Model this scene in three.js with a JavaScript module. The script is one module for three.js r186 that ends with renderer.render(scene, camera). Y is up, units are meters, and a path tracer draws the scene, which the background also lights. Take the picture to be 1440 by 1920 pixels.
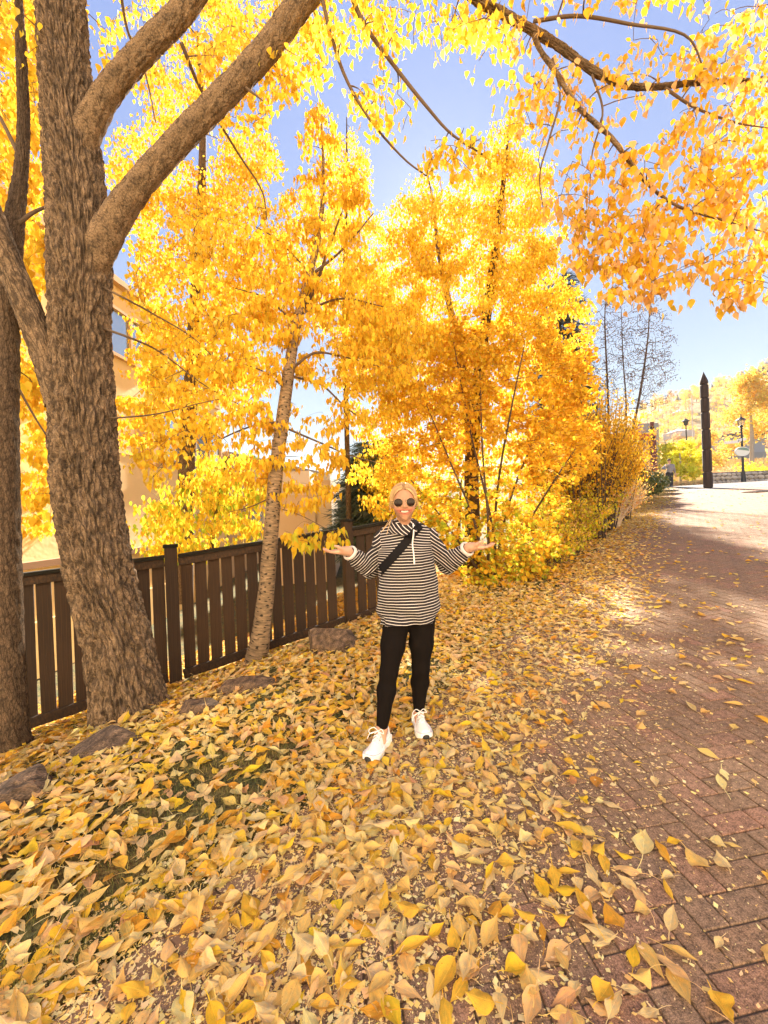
import * as THREE from 'three';
import { mergeGeometries } from 'three/addons/utils/BufferGeometryUtils.js';
import { ImprovedNoise } from 'three/addons/math/ImprovedNoise.js';
import { RoundedBoxGeometry } from 'three/addons/geometries/RoundedBoxGeometry.js';

// ---------------------------------------------------------------- camera, sky, sun, exposure
const W = 1440, H = 1920, F = 760, EYE = 1.5, ROLL = 2.4 * Math.PI / 180;
const scene = new THREE.Scene();
const camera = new THREE.PerspectiveCamera(2 * Math.atan(H / 2 / F) * 180 / Math.PI, W / H, 0.05, 1500);
camera.position.set(0, EYE, 0);
camera.rotation.z = -ROLL;
scene.add(camera);
scene.fog = new THREE.FogExp2(new THREE.Color(0.95, 0.93, 0.90), 0.0003);
const renderer = new THREE.WebGLRenderer({ antialias: true });
renderer.toneMapping = THREE.LinearToneMapping;
renderer.toneMappingExposure = 6.3;
renderer.shadowMap.enabled = true;
const SUN = new THREE.Vector3(0.13, 0.56, -0.82).normalize();
const sun = new THREE.DirectionalLight(new THREE.Color(1.0, 0.90, 0.74), 5);
sun.name = 'sun';
sun.position.copy(SUN).multiplyScalar(80);
sun.castShadow = true;
sun.shadow.radius = 5;
sun.shadow.mapSize.set(4096, 4096);
Object.assign(sun.shadow.camera, { left: -40, right: 40, top: 40, bottom: -40, near: 1, far: 300 });
scene.add(sun, sun.target);
{ // clear autumn sky: blue overhead, pale towards the horizon, an aureole round the low sun
  const w = 1024, h = 512, d = new Float32Array(w * h * 4);
  for (let j = 0; j < h; j++) for (let i = 0; i < w; i++) {
    const up = ((j + 0.5) / h - 0.5) * Math.PI, az = ((i + 0.5) / w - 0.5) * 2 * Math.PI;
    const y = Math.sin(up), x = Math.cos(az) * Math.cos(up), z = Math.sin(az) * Math.cos(up);
    const c = x * SUN.x + y * SUN.y + z * SUN.z, k = Math.pow(1 - Math.max(0, y), 2.6), a = Math.acos(Math.min(1, c));
    const glow = 0.16 * Math.exp(-a * 7.5) + 0.035 * Math.exp(-a * 1.6);
    const o = (j * w + i) * 4;
    d[o] = (0.076 + 0.180 * k + glow * 1.0) * 0.50;
    d[o + 1] = (0.118 + 0.222 * k + glow * 0.97) * 0.50;
    d[o + 2] = (0.262 + 0.090 * k + glow * 0.86) * 0.50;
    d[o + 3] = 1;
  }
  const t = new THREE.DataTexture(d, w, h, THREE.RGBAFormat, THREE.FloatType);
  t.mapping = THREE.EquirectangularReflectionMapping;
  t.magFilter = t.minFilter = THREE.LinearFilter;
  t.needsUpdate = true;
  scene.background = t;
  scene.environment = t;
}

// ---------------------------------------------------------------- helpers
const V = (x, y, z) => new THREE.Vector3(x, y, z);
const rng = (seed) => () => { seed = (seed + 0x6d2b79f5) | 0; let t = Math.imul(seed ^ (seed >>> 15), 1 | seed); t = (t + Math.imul(t ^ (t >>> 7), 61 | t)) ^ t; return ((t ^ (t >>> 14)) >>> 0) / 4294967296; };
const NZ = new ImprovedNoise(), noise = (x, y, z = 0.37) => NZ.noise(x, y, z);
const fbm = (x, y, z = 0.37, n = 4) => { let s = 0, a = 0.5, f = 1; for (let i = 0; i < n; i++) { s += a * noise(x * f, y * f, z * f + i * 7.1); a *= 0.5; f *= 2.03; } return s; };
const clamp = (x, a = 0, b = 1) => Math.min(b, Math.max(a, x)), lerp = (a, b, t) => a + (b - a) * t;
const sst = (x, a, b) => { const t = clamp((x - a) / (b - a)); return t * t * (3 - 2 * t); };
const CR = Math.cos(ROLL), SR = Math.sin(ROLL);
// a sight line of the photograph followed to the depth D gives a place in the world
const at = (px, py, D) => { const u = px - W / 2, v = H / 2 - py; return V((u * CR + v * SR) / F * D, EYE + (-u * SR + v * CR) / F * D, -D); };
const toPix = (p) => { const D = -p.z, u = p.x / D * F, v = (p.y - EYE) / D * F; return [W / 2 + u * CR - v * SR, H / 2 - (u * SR + v * CR), D]; };
const inFrame = (p, m = 0) => { if (p.z > -0.3) return false; const q = toPix(p); return q[0] > -m && q[0] < W + m && q[1] > -m && q[1] < H + m; };

// the part of the place that the viewer, or one a step aside, could look at
const around = (p, m = 1.6) => p.z < 1.4 && Math.abs(p.x) < Math.max(0, -p.z) * 1.0 + m;
const used = {};
const numbered = (n) => { const k = used[n] = (used[n] ?? -1) + 1; return k ? n + '_' + String(k).padStart(3, '0') : n; };
const tag = (o, label, category, group, kind) => { if (label) o.userData.label = label; if (category) o.userData.category = category; if (group) o.userData.group = group; if (kind) o.userData.kind = kind; return o; };
const shade = (m) => { m.castShadow = m.receiveShadow = true; return m; };
function group(name, pos, label, category, grp) { const g = new THREE.Group(); g.name = numbered(name); if (pos) g.position.copy(pos); tag(g, label, category, grp); scene.add(g); return g; }
// a mesh under a thing; geometry given in world coordinates is moved to the thing's own origin
function part(name, geo, mat, parent, kind) {
  const m = shade(new THREE.Mesh(geo, mat));
  m.name = name; if (kind) m.userData.kind = kind;
  parent.add(m); return m;
}
function solo(name, geo, mat, label, category, grp, kind) { const m = shade(new THREE.Mesh(geo, mat)); m.name = numbered(name); tag(m, label, category, grp, kind); scene.add(m); return m; }
const rel = (geo, o) => geo.translate(-o.position.x, -o.position.y, -o.position.z);
const merge = (list) => mergeGeometries(list.map((g) => { const h = g.index ? g.toNonIndexed() : g; for (const k of Object.keys(h.attributes)) if (!['position', 'normal', 'uv'].includes(k)) h.deleteAttribute(k); return h; }), false);
function box(w, h, d, x = 0, y = 0, z = 0, r = 0) { const g = r ? new RoundedBoxGeometry(w, h, d, 2, r) : new THREE.BoxGeometry(w, h, d); return g.translate(x, y, z); }
function buffer(pos, idx, uv, col) {
  const g = new THREE.BufferGeometry();
  g.setAttribute('position', new THREE.Float32BufferAttribute(pos, 3));
  if (uv) g.setAttribute('uv', new THREE.Float32BufferAttribute(uv, 2));
  if (col) g.setAttribute('color', new THREE.Float32BufferAttribute(col, 3));
  if (idx) g.setIndex(idx);
  g.computeVertexNormals();
  return g;
}
// tapered tube through points, uv in metres; bulge(u, angle, s) adds to the radius
function tube(pts, radii, sides = 8, steps = 0, bulge = null, cap = true) {
  let P = pts, R = radii;
  if (steps) {
    const c = new THREE.CatmullRomCurve3(pts, false, 'centripetal'); P = []; R = [];
    for (let i = 0; i <= steps; i++) { const t = i / steps; P.push(c.getPoint(t)); const f = t * (radii.length - 1), k = Math.min(radii.length - 2, Math.floor(f)); R.push(lerp(radii[k], radii[k + 1], f - k)); }
  }
  const pos = [], uv = [], idx = [], n = P.length, T = V(), B = V(), N = V(1, 0, 0); let s = 0;
  T.subVectors(P[1], P[0]).normalize(); if (Math.abs(T.x) > 0.9) N.set(0, 0, 1);
  for (let i = 0; i < n; i++) {
    T.subVectors(P[Math.min(n - 1, i + 1)], P[Math.max(0, i - 1)]).normalize();
    N.addScaledVector(T, -N.dot(T)).normalize(); B.crossVectors(T, N);
    if (i) s += P[i].distanceTo(P[i - 1]);
    for (let j = 0; j <= sides; j++) {
      const a = j / sides * 2 * Math.PI, r = R[i] + (bulge ? bulge(s, a, R[i], i / (n - 1)) : 0), ca = Math.cos(a) * r, sa = Math.sin(a) * r;
      pos.push(P[i].x + N.x * ca + B.x * sa, P[i].y + N.y * ca + B.y * sa, P[i].z + N.z * ca + B.z * sa);
      uv.push(a * Math.max(radii[0], 0.02), s);
    }
  }
  const m = sides + 1;
  for (let i = 0; i < n - 1; i++) for (let j = 0; j < sides; j++) { const a = i * m + j; idx.push(a, a + 1, a + m, a + 1, a + m + 1, a + m); }
  if (cap) for (const [row, flip] of [[0, 1], [n - 1, 0]]) {
    const c = pos.length / 3; pos.push(P[row].x, P[row].y, P[row].z); uv.push(0, 0);
    for (let j = 0; j < sides; j++) { const a = row * m + j; flip ? idx.push(c, a + 1, a) : idx.push(c, a, a + 1); }
  }
  const g = buffer(pos, idx, uv);
  const nn = g.attributes.normal; // close the seam of the normals
  for (let i = 0; i < n; i++) { const a = i * m, b = a + sides; const v = V(nn.getX(a) + nn.getX(b), nn.getY(a) + nn.getY(b), nn.getZ(a) + nn.getZ(b)).normalize(); nn.setXYZ(a, v.x, v.y, v.z); nn.setXYZ(b, v.x, v.y, v.z); }
  return g;
}
// ---------------------------------------------------------------- textures and materials
function tex(w, h, fn, srgb = true, rep = [1, 1]) {
  const d = new Uint8Array(w * h * 4);
  for (let y = 0; y < h; y++) for (let x = 0; x < w; x++) { const c = fn(x / w, y / h), o = (y * w + x) * 4; for (let k = 0; k < 3; k++) d[o + k] = clamp(c[k]) * 255; d[o + 3] = 255; }
  const t = new THREE.DataTexture(d, w, h);
  t.wrapS = t.wrapT = THREE.RepeatWrapping; t.magFilter = THREE.LinearFilter; t.minFilter = THREE.LinearMipmapLinearFilter; t.generateMipmaps = true;
  if (srgb) t.colorSpace = THREE.SRGBColorSpace;
  t.repeat.set(...rep); t.needsUpdate = true; return t;
}
// noise that wraps in both directions (u, v in 0..1, fu and fv whole periods)
const hash2 = (i, j, k) => { let h = Math.imul(i, 374761393) + Math.imul(j, 668265263) + Math.imul(k, 974634777) | 0; h = Math.imul(h ^ (h >>> 13), 1274126177); return ((h ^ (h >>> 16)) >>> 0) / 4294967296 * 6.28319; };
const wrap2 = (u, v, fu, fv, seed = 0) => { // gradient noise on a lattice of fu x fv cells
  const x = (u - Math.floor(u)) * fu, y = (v - Math.floor(v)) * fv, i = Math.floor(x), j = Math.floor(y), p = x - i, q = y - j, k = Math.round(seed * 10), f = (t) => t * t * t * (t * (t * 6 - 15) + 10);
  const g = (a, b) => { const h = hash2((i + a) % fu, (j + b) % fv, k); return Math.cos(h) * (p - a) + Math.sin(h) * (q - b); };
  return 1.5 * lerp(lerp(g(0, 0), g(1, 0), f(p)), lerp(g(0, 1), g(1, 1), f(p)), f(q));
};
const std = (c, o = {}) => { const m = new THREE.MeshStandardMaterial({ roughness: 0.85, ...o }); m.color.setRGB(...c); return m; };
const phys = (c, o = {}) => { const m = new THREE.MeshPhysicalMaterial({ roughness: 0.85, ...o }); m.color.setRGB(...c); return m; };
const grain = tex(256, 256, (u, v) => { const n = 0.5 + 0.5 * wrap2(u, v, 40, 40, 1) * 0.6 + 0.25 * wrap2(u, v, 90, 90, 5); return [n, n, n]; }, false);
const gr = (t, x, y) => { const c = t.clone(); c.repeat.set(x, y); return c; };

// ---------------------------------------------------------------- lie of the land
const E = [0.604, 0.797], X0 = 0, D0 = 2.75;            // edge of the brick path: origin and direction in (x, depth)
const ts = (x, D) => [x * E[0] + (D - D0) * E[1], -x * E[1] + (D - D0) * E[0]];
const xd = (t, s) => [t * E[0] - s * E[1], D0 + t * E[1] + s * E[0]];
function alongPath(t) {
  if (t < 0) return 0.03 * t;
  const a = Math.min(t, 6); let y = 0.03 * a + 0.057 * a * a / 12;
  if (t > 6) y += 0.087 * (Math.min(t, 29) - 6);
  if (t > 29) y += 0.01 * (t - 29);
  return y;
}
function G(x, D) {
  const [t, s] = ts(x, D);
  let y = alongPath(t);
  if (s > 0) {
    const far = sst(t, 4, 12), k = s - lerp(1.75, 2.6, far), w = 0.35;
    const ramp = k < -w ? 0 : k > w ? k : (k + w) * (k + w) / (4 * w);
    y -= Math.min(1.1, 0.26 * ramp) * (1 - 0.55 * far);
    y += 0.035 * sst(s, 0.15, 0.9) * (1 - sst(s, 1.4, 2.4)) + 0.02 * noise(x * 1.3, D * 1.3) * sst(s, 0.1, 0.7);
  }
  const bank = D - 31 - 0.05 * x;                       // meadow bank behind the plaza
  if (bank > 0) y += 0.19 * bank * bank / (bank + 6);
  return y;
}
const onGround = (x, D, up = 0) => V(x, G(x, D) + up, -D);
// follow a sight line down to the ground
function hit(px, py, up = 0) { let lo = 0.5, hi = 90; for (let D = 0.6; D < 90; D *= 1.02) { const p = at(px, py, D); if (p.y <= G(p.x, D) + up) { hi = D; break; } lo = D; } for (let i = 0; i < 30; i++) { const m = (lo + hi) / 2, p = at(px, py, m); p.y <= G(p.x, m) + up ? hi = m : lo = m; } return at(px, py, hi); }
// ---------------------------------------------------------------- ground, path, plaza, hill
{
  const xs = [], ds = [];
  for (let i = 0; i <= 150; i++) { const k = i / 75 - 1; xs.push(2 + (Math.abs(k) < 0.55 ? k * 18 : Math.sign(k) * (9.9 + (Math.abs(k) - 0.55) * 20 + Math.pow((Math.abs(k) - 0.55) / 0.45, 3) * 380))); }
  for (let i = 0; i <= 170; i++) { const k = i / 170; ds.push(k < 0.65 ? -6 + k / 0.65 * 24 : 18 + (k - 0.65) / 0.35 * 20 + Math.pow((k - 0.65) / 0.35, 3) * 360); }
  for (let i = 1; i < 10; i++) ds.unshift(ds[0] - i * i * 1.2);
  const pos = [], idx = [], uv = [];
  for (const D of ds) for (const x of xs) {
    const [t, s] = ts(x, D), inPath = s < 0 && s > -16 ? 0.06 * sst(-s, 0, 0.1) : 0;
    let y = G(x, Math.min(D, 62)) - inPath; if (D > 62) y -= (D - 62) * 0.15;
    pos.push(x, y, -D); uv.push(x, D);
  }
  const n = xs.length;
  for (let j = 0; j < ds.length - 1; j++) for (let i = 0; i < n - 1; i++) { const a = j * n + i; idx.push(a, a + 1, a + n, a + 1, a + n + 1, a + n); }
  const soil = tex(512, 512, (u, v) => { const a = wrap2(u, v, 24, 24, 2), b = wrap2(u, v, 90, 90, 4), c = wrap2(u, v, 7, 7, 9); return [0.34 + 0.10 * a + 0.14 * b + 0.1 * c, 0.31 + 0.08 * a + 0.14 * b + 0.03 * c, 0.17 + 0.05 * a + 0.1 * b]; }, true, [0.6, 0.6]);
  solo('ground', buffer(pos, idx, uv), std([1, 1, 1], { map: soil, roughness: 1, bumpMap: gr(grain, 2, 2), bumpScale: 0.012 }), null, null, null, 'structure');
}
const pathRoot = group('brick_path'); pathRoot.userData.kind = 'structure';
const rPath = rng(77);
const BL = 0.216, BW = 0.108, ANG = Math.atan2(E[1], E[0]) - Math.PI / 4, CA = Math.cos(ANG), SA = Math.sin(ANG);
{
  // bed of the path as far as single bricks are built, then one surface with the bricks in its material
  const strip = (t0, t1, s0, s1, nt, ns, lift) => { const pos = [], uv = [], idx = []; for (let i = 0; i <= nt; i++) for (let j = 0; j <= ns; j++) { const t = lerp(t0, t1, i / nt), s = lerp(s0, s1, j / ns), [x, D] = xd(t, s); pos.push(x, alongPath(t) + lift, -D); uv.push((x * CA + D * SA) / (BL * 2), (-x * SA + D * CA) / (BL * 2)); } for (let i = 0; i < nt; i++) for (let j = 0; j < ns; j++) { const a = i * (ns + 1) + j; idx.push(a, a + ns + 1, a + 1, a + 1, a + ns + 1, a + ns + 2); } return buffer(pos, idx, uv); };
  const sand = std([0.20, 0.145, 0.095], { roughness: 1, bumpMap: gr(grain, 3, 3), bumpScale: 0.01 });
  part('joint_sand', strip(-12, 15, -16, 0, 60, 30, -0.008), sand, pathRoot);
  // herringbone cell of 4 x 4 half bricks: which brick covers a point, and how far its edge is
  const cellOf = (a, b) => { // a, b in half bricks; brick k starts at (k, k) lying, upright one fills the rest
    const i = Math.floor(a), j = Math.floor(b), m = ((i - j) % 4 + 4) % 4;
    return m === 0 ? [i, j, 0] : m === 1 ? [i - 1, j, 0] : m === 2 ? [i, j - 1 + 0, 1] : [i, j, 1];
  };
  const herr = tex(512, 512, (u, v) => {
    const a = u * 4, b = v * 4, [i, j, up] = cellOf(a, b), fx = a - i, fy = b - j, w = up ? 1 : 2, h = up ? 2 : 1;
    const e = Math.min(fx, w - fx, fy, h - fy), hsh = Math.sin((((i % 4) + 4) % 4) * 12.9 + (((j % 4) + 4) % 4) * 78.2 + up * 3) * 43758.5, q = hsh - Math.floor(hsh), n = 0.10 * wrap2(u, v, 60, 60, 3);
    const k = e < 0.045 ? 0.42 : 0.86 + 0.2 * q + n;
    return [0.70 * k, 0.545 * k, 0.425 * k];
  }, true);
  part('far_paving', strip(14.6, 24.2, -16, 0, 20, 16, 0), std([0.68, 0.64, 0.62], { map: herr, roughness: 0.9 }), pathRoot, 'stuff').userData.label = 'far stretch of herringbone bricks too small to tell apart';
  // single bricks
  const bk = tex(256, 256, (u, v) => { const a = 0.16 * wrap2(u, v, 9, 9, 6) + 0.22 * wrap2(u, v, 34, 34, 8) + 0.25 * wrap2(u, v, 90, 90, 3), sp = wrap2(u, v, 70, 70, 12) > 0.5 ? 0.22 : 0; const k = 0.80 + a + sp; return [k, k * 0.985, k * 0.96]; }, true);
  const brickGeos = [0, 1, 2].map((k) => { const r = rng(900 + k), g = new RoundedBoxGeometry(BL - 0.006, 0.05, BW - 0.006, 1, 0.0045); g.translate(0, -0.025, 0); const p = g.attributes.position; for (let i = 0; i < p.count; i++) p.setXYZ(i, p.getX(i) + 0.002 * noise(p.getX(i) * 40, p.getZ(i) * 40, k * 5), p.getY(i), p.getZ(i) + 0.002 * noise(p.getZ(i) * 40, p.getX(i) * 40, k * 9 + 3)); const q = g.attributes.uv; for (let i = 0; i < q.count; i++) q.setXY(i, p.getX(i) * 4 + k * 0.31, p.getZ(i) * 4 + k * 0.17); g.computeVertexNormals(); return g; });
  const tones = [[0.385, 0.250, 0.165], [0.350, 0.228, 0.150], [0.410, 0.245, 0.168], [0.365, 0.246, 0.168], [0.435, 0.250, 0.175], [0.325, 0.218, 0.142]];
  const mats = tones.map((c) => std(c, { map: bk, bumpMap: bk, bumpScale: 0.0022, roughness: 0.9 }));
  const white = std([1, 1, 1], { map: bk, bumpMap: bk, bumpScale: 0.0022, roughness: 0.9 });
  const all = [];
  for (let i = -90; i < 260; i++) for (let j = -40; j < 260; j++) {
    const m = ((i - j) % 4 + 4) % 4; if (m !== 0 && m !== 3) continue;
    const up = m === 3 ? 1 : 0, a = (i + (up ? 0.5 : 1)) * BW, b = (j + (up ? 1 : 0.5)) * BW, x = a * CA - b * SA, D = a * SA + b * CA + 0.4;
    const [t, s] = ts(x, D); if (s > -0.16 || s < -16 || t < -6 || t > 14.9 || D < -1.4) continue;
    const p = V(x, alongPath(t), -D); if (!around(p, 2.2)) continue;
    all.push({ p, up, D, vis: inFrame(p, -10) && (s < -0.4) });
  }
  all.sort((a, b) => (b.vis - a.vis) || (a.D - b.D));
  const yaw = new THREE.Quaternion(), tmp = new THREE.Quaternion(), M = new THREE.Matrix4(), one = V(1, 1, 1), rest = [[], [], []]; let count = 0;
  for (const b of all) {
    const slope = Math.atan((alongPath(ts(b.p.x, b.D)[0] + 0.1) - alongPath(ts(b.p.x, b.D)[0] - 0.1)) / 0.2);
    const axis = V(E[1], 0, E[0]).normalize();                    // across the path
    yaw.setFromAxisAngle(axis, slope).multiply(tmp.setFromAxisAngle(V(0, 1, 0), ANG + (b.up ? Math.PI / 2 : 0) + (rPath() - 0.5) * 0.012));
    yaw.multiply(tmp.setFromEuler(new THREE.Euler((rPath() - 0.5) * 0.016, 0, (rPath() - 0.5) * 0.012)));
    b.p.y += (rPath() - 0.5) * 0.003;
    const k = Math.floor(rPath() * 3), c = Math.floor(rPath() * rPath() * 6), cc = tones[c];
    if (b.vis && count < 300) { const m = part('brick' + (count ? '_' + String(count).padStart(3, '0') : ''), brickGeos[k], mats[c], pathRoot); m.position.copy(b.p); m.quaternion.copy(yaw); count++; }
    else rest[k].push([M.compose(b.p, yaw, one).clone(), cc]);
  }
  rest.forEach((list, k) => { const im = shade(new THREE.InstancedMesh(brickGeos[k], white, list.length)); list.forEach(([m, c], i) => { im.setMatrixAt(i, m); im.setColorAt(i, new THREE.Color().setRGB(...c)); }); im.name = 'brick_field'; im.userData.kind = 'stuff'; pathRoot.add(im); });
  // edging course along the path
  const edgeGeo = new RoundedBoxGeometry(0.205, 0.06, 0.15, 1, 0.006).translate(0, -0.03, 0), eM = [0, 1, 2].map((k) => std([0.27 - k * 0.02, 0.165 - k * 0.015, 0.10 - k * 0.01], { bumpMap: gr(grain, 1, 1), bumpScale: 0.003 }));
  const farE = [];
  for (let i = 0; i < 180; i++) {
    const t = -5 + i * 0.211, [x, D] = xd(t, -0.08), p = V(x, alongPath(t) + 0.002, -D); if (!around(p, 2.2)) continue;
    const q = new THREE.Quaternion().setFromAxisAngle(V(0, 1, 0), Math.atan2(E[1], E[0]));
    if (t < 16) { const m = part('edging_brick', edgeGeo, eM[i % 3], pathRoot); m.position.copy(p); m.quaternion.copy(q); } else farE.push(edgeGeo.clone().applyQuaternion(q).translate(p.x, p.y, p.z));
  }
  if (farE.length) part('edging_course', merge(farE), eM[0], pathRoot, 'stuff');
  // plaza
  const con = tex(512, 512, (u, v) => { const l = (Math.min(u % 0.25, 0.25 - (u % 0.25)) < 0.004 || Math.min(v % 0.25, 0.25 - (v % 0.25)) < 0.004) ? 0.55 : 1, k = l * (0.62 + 0.09 * wrap2(u, v, 10, 10, 3) + 0.08 * wrap2(u, v, 80, 80, 7)); return [k, k * 0.95, k * 0.92]; });
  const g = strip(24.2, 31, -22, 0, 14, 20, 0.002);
  solo('plaza', g, std([0.36, 0.35, 0.36], { map: gr(con, 0.06, 0.06), roughness: 0.9 }), null, null, null, 'structure');  // concrete colour darkened to stand in for shade over the plaza
}
{ // manhole cover in the plaza
  const p = hit(1416, 922), g = group('manhole_cover', V(p.x, p.y + 0.006, p.z), 'dark round cast iron manhole cover set in the grey paving at the right', 'manhole cover');
  const iron = std([0.09, 0.08, 0.08], { roughness: 0.6, metalness: 0.4 });
  part('lid', new THREE.CylinderGeometry(0.42, 0.44, 0.03, 28), iron, g);
  part('rim', new THREE.TorusGeometry(0.47, 0.03, 6, 32).rotateX(Math.PI / 2), std([0.32, 0.3, 0.29]), g);
}
const hillY = (x, D) => { const k = sst(D, 50, 230), ridge = 11 + 0.275 * Math.max(x, -10) + 2.5 * noise(x * 0.03, 4.2) + 6 * noise(x * 0.008, 1.2); return lerp(4.5, Math.max(8, ridge), Math.pow(k, 0.85)) + 1.2 * noise(x * 0.05, D * 0.05); };
{
  const pos = [], idx = [], uv = [], nx = 90, nd = 50;
  for (let j = 0; j <= nd; j++) for (let i = 0; i <= nx; i++) { const D = 50 + j / nd * 260, x = lerp(-220, 420, i / nx), y = D < 232 ? hillY(x, D) : hillY(x, 232) - (D - 232) * 0.3; pos.push(x, y - (j === 0 ? 3 : 0), -D); uv.push(x / 9, D / 9); }
  for (let j = 0; j < nd; j++) for (let i = 0; i < nx; i++) { const a = j * (nx + 1) + i; idx.push(a, a + 1, a + nx + 1, a + 1, a + nx + 2, a + nx + 1); }
  const t = tex(256, 256, (u, v) => { const a = wrap2(u, v, 9, 9, 2), b = wrap2(u, v, 40, 40, 5); return [0.62 + 0.2 * a + 0.1 * b, 0.50 + 0.12 * a + 0.1 * b, 0.30 + 0.05 * a]; });
  solo('hill', buffer(pos, idx, uv), std([0.75, 0.75, 0.75], { map: t, roughness: 1 }), null, null, null, 'structure');
}
// ---------------------------------------------------------------- leaves and tree growing
// a leaf hangs from its stalk end at the origin, tip along -y, its face towards z
function leafGeo(len, wid, fold = 0.25, curl = 0.15, shape = [[0, 0.02], [0.14, 0.62], [0.34, 1], [0.62, 0.74], [0.84, 0.28], [1, 0]]) {
  const pos = [], idx = [], uv = [];
  shape.forEach(([t, w], i) => { const hw = w * wid / 2, y = -t * len, zc = -curl * len * t * t; for (const k of [-1, 0, 1]) { pos.push(k * hw, y, zc + Math.abs(k) * hw * fold); uv.push(0.5 + k * w * 0.5, t); } if (i) { const a = (i - 1) * 3, b = i * 3; idx.push(a, b, a + 1, a + 1, b, b + 1, a + 1, b + 1, a + 2, a + 2, b + 1, b + 2); } });
  return buffer(pos, idx, uv);
}
const OVATE = [[0, 0.04], [0.22, 0.9], [0.42, 1], [0.72, 0.5], [1, 0.02]], ROUND = [[0, 0.1], [0.2, 0.86], [0.5, 1], [0.8, 0.8], [1, 0.12]], DELTA = [[0, 0.1], [0.1, 0.75], [0.3, 1], [0.55, 0.72], [0.8, 0.25], [1, 0.01]];
const leafMat = (o = {}) => { const m = new THREE.MeshPhysicalMaterial({ roughness: 0.92, transmission: 0.46, thickness: 0, specularIntensity: 0.25, side: THREE.DoubleSide, ...o }); return m; };
const leafTint = leafMat();
const YEL = { gold: [0.77, 0.51, 0.035], amber: [0.75, 0.435, 0.03], honey: [0.68, 0.38, 0.025], pale: [0.83, 0.67, 0.14], lemon: [0.79, 0.58, 0.05], rust: [0.72, 0.30, 0.04], olive: [0.58, 0.56, 0.04], green: [0.36, 0.46, 0.04], tan: [0.74, 0.465, 0.17] };
const leafMats = {}; const matOf = (k) => leafMats[k] ??= (() => { const m = leafMat(); m.color.setRGB(...YEL[k]); return m; })();
const pick = (r, mix) => { let x = r(), k; for (const [n, w] of mix) { k = n; if ((x -= w) < 0) break; } return k; };
const jitter = (r, c, a = 0.16) => { const b = 1 + (r() - 0.5) * 2 * a, h = 1 + (r() - 0.5) * 0.22; return [clamp(c[0] * b, 0, 0.97), clamp(c[1] * b * h, 0, 0.9), clamp(c[2] * b, 0, 0.9)]; };
const gauss = (r) => (r() + r() + r() + r() - 2) * 0.87;

// skeleton: nodes that later twigs may grow from
class Skeleton {
  constructor() { this.n = []; }
  add(p, r) { this.n.push({ p, r }); }
  line(pts, radii, steps) { const c = new THREE.CatmullRomCurve3(pts, false, 'centripetal'); for (let i = 0; i <= steps; i++) { const t = i / steps, f = t * (radii.length - 1), k = Math.min(radii.length - 2, Math.floor(f)); this.add(c.getPoint(t), lerp(radii[k], radii[k + 1], f - k)); } }
}
// targets: places that a twig reaches; every twig starts from the nearest wood below or beside it
function growTwigs(sk, targets, r, o = {}) {
  const { sag = 0.05, thick = 0.010, tip = 0.0016, sides = 4, rise = 0.35, wob = 0.06, minR = 0 } = o, tubes = [], twigs = [];
  const order = targets.map((p) => { let d = 1e9; for (const n of sk.n) d = Math.min(d, n.p.distanceToSquared(p)); return [d, p]; }).sort((a, b) => a[0] - b[0]);
  for (const [, p] of order) {
    let best = null, bd = 1e9;
    for (const n of sk.n) { const dy = p.y - n.p.y, d = n.p.distanceToSquared(p) + (dy < 0 ? dy * dy * rise * 3 : 0) - Math.min(0.4, n.r) * 0.3; if (d < bd) { bd = d; best = n; } }
    const L = best.p.distanceTo(p); if (L < 0.04) continue;
    const mid = best.p.clone().lerp(p, 0.5).add(V((r() - 0.5) * wob * L * 2, L * 0.10 + (r() - 0.5) * wob * L, (r() - 0.5) * wob * L * 2)), end = p.clone(); end.y -= sag * L;
    const c = new THREE.QuadraticBezierCurve3(best.p, mid, end), k = Math.max(3, Math.min(9, Math.round(L / 0.12))), pts = c.getPoints(k), r0 = Math.min(best.r * 0.75, thick * (0.5 + L * 0.9)), rr = pts.map((_, i) => lerp(Math.max(r0, tip), tip, i / k));
    tubes.push(tube(pts, rr, r0 > 0.012 ? 6 : sides, 0, null, false));
    for (let i = 1; i <= k; i++) sk.add(pts[i], rr[i]);
    twigs.push({ pts, L });
  }
  return { tubes, twigs };
}
function inBlob(r, b, n, shell = 0.25) { // b = centre px, py, depth, radii in px, px, metres
  const out = [], [px, py, D, rx, ry, rz] = b;
  while (out.length < n) { const x = r() * 2 - 1, y = r() * 2 - 1, z = r() * 2 - 1, q = x * x + y * y + z * z; if (q > 1 || (q < shell && r() < 0.5)) continue; out.push(at(px + x * rx, py + y * ry, Math.max(1.2, D + z * rz))); }
  return out;
}
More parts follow.
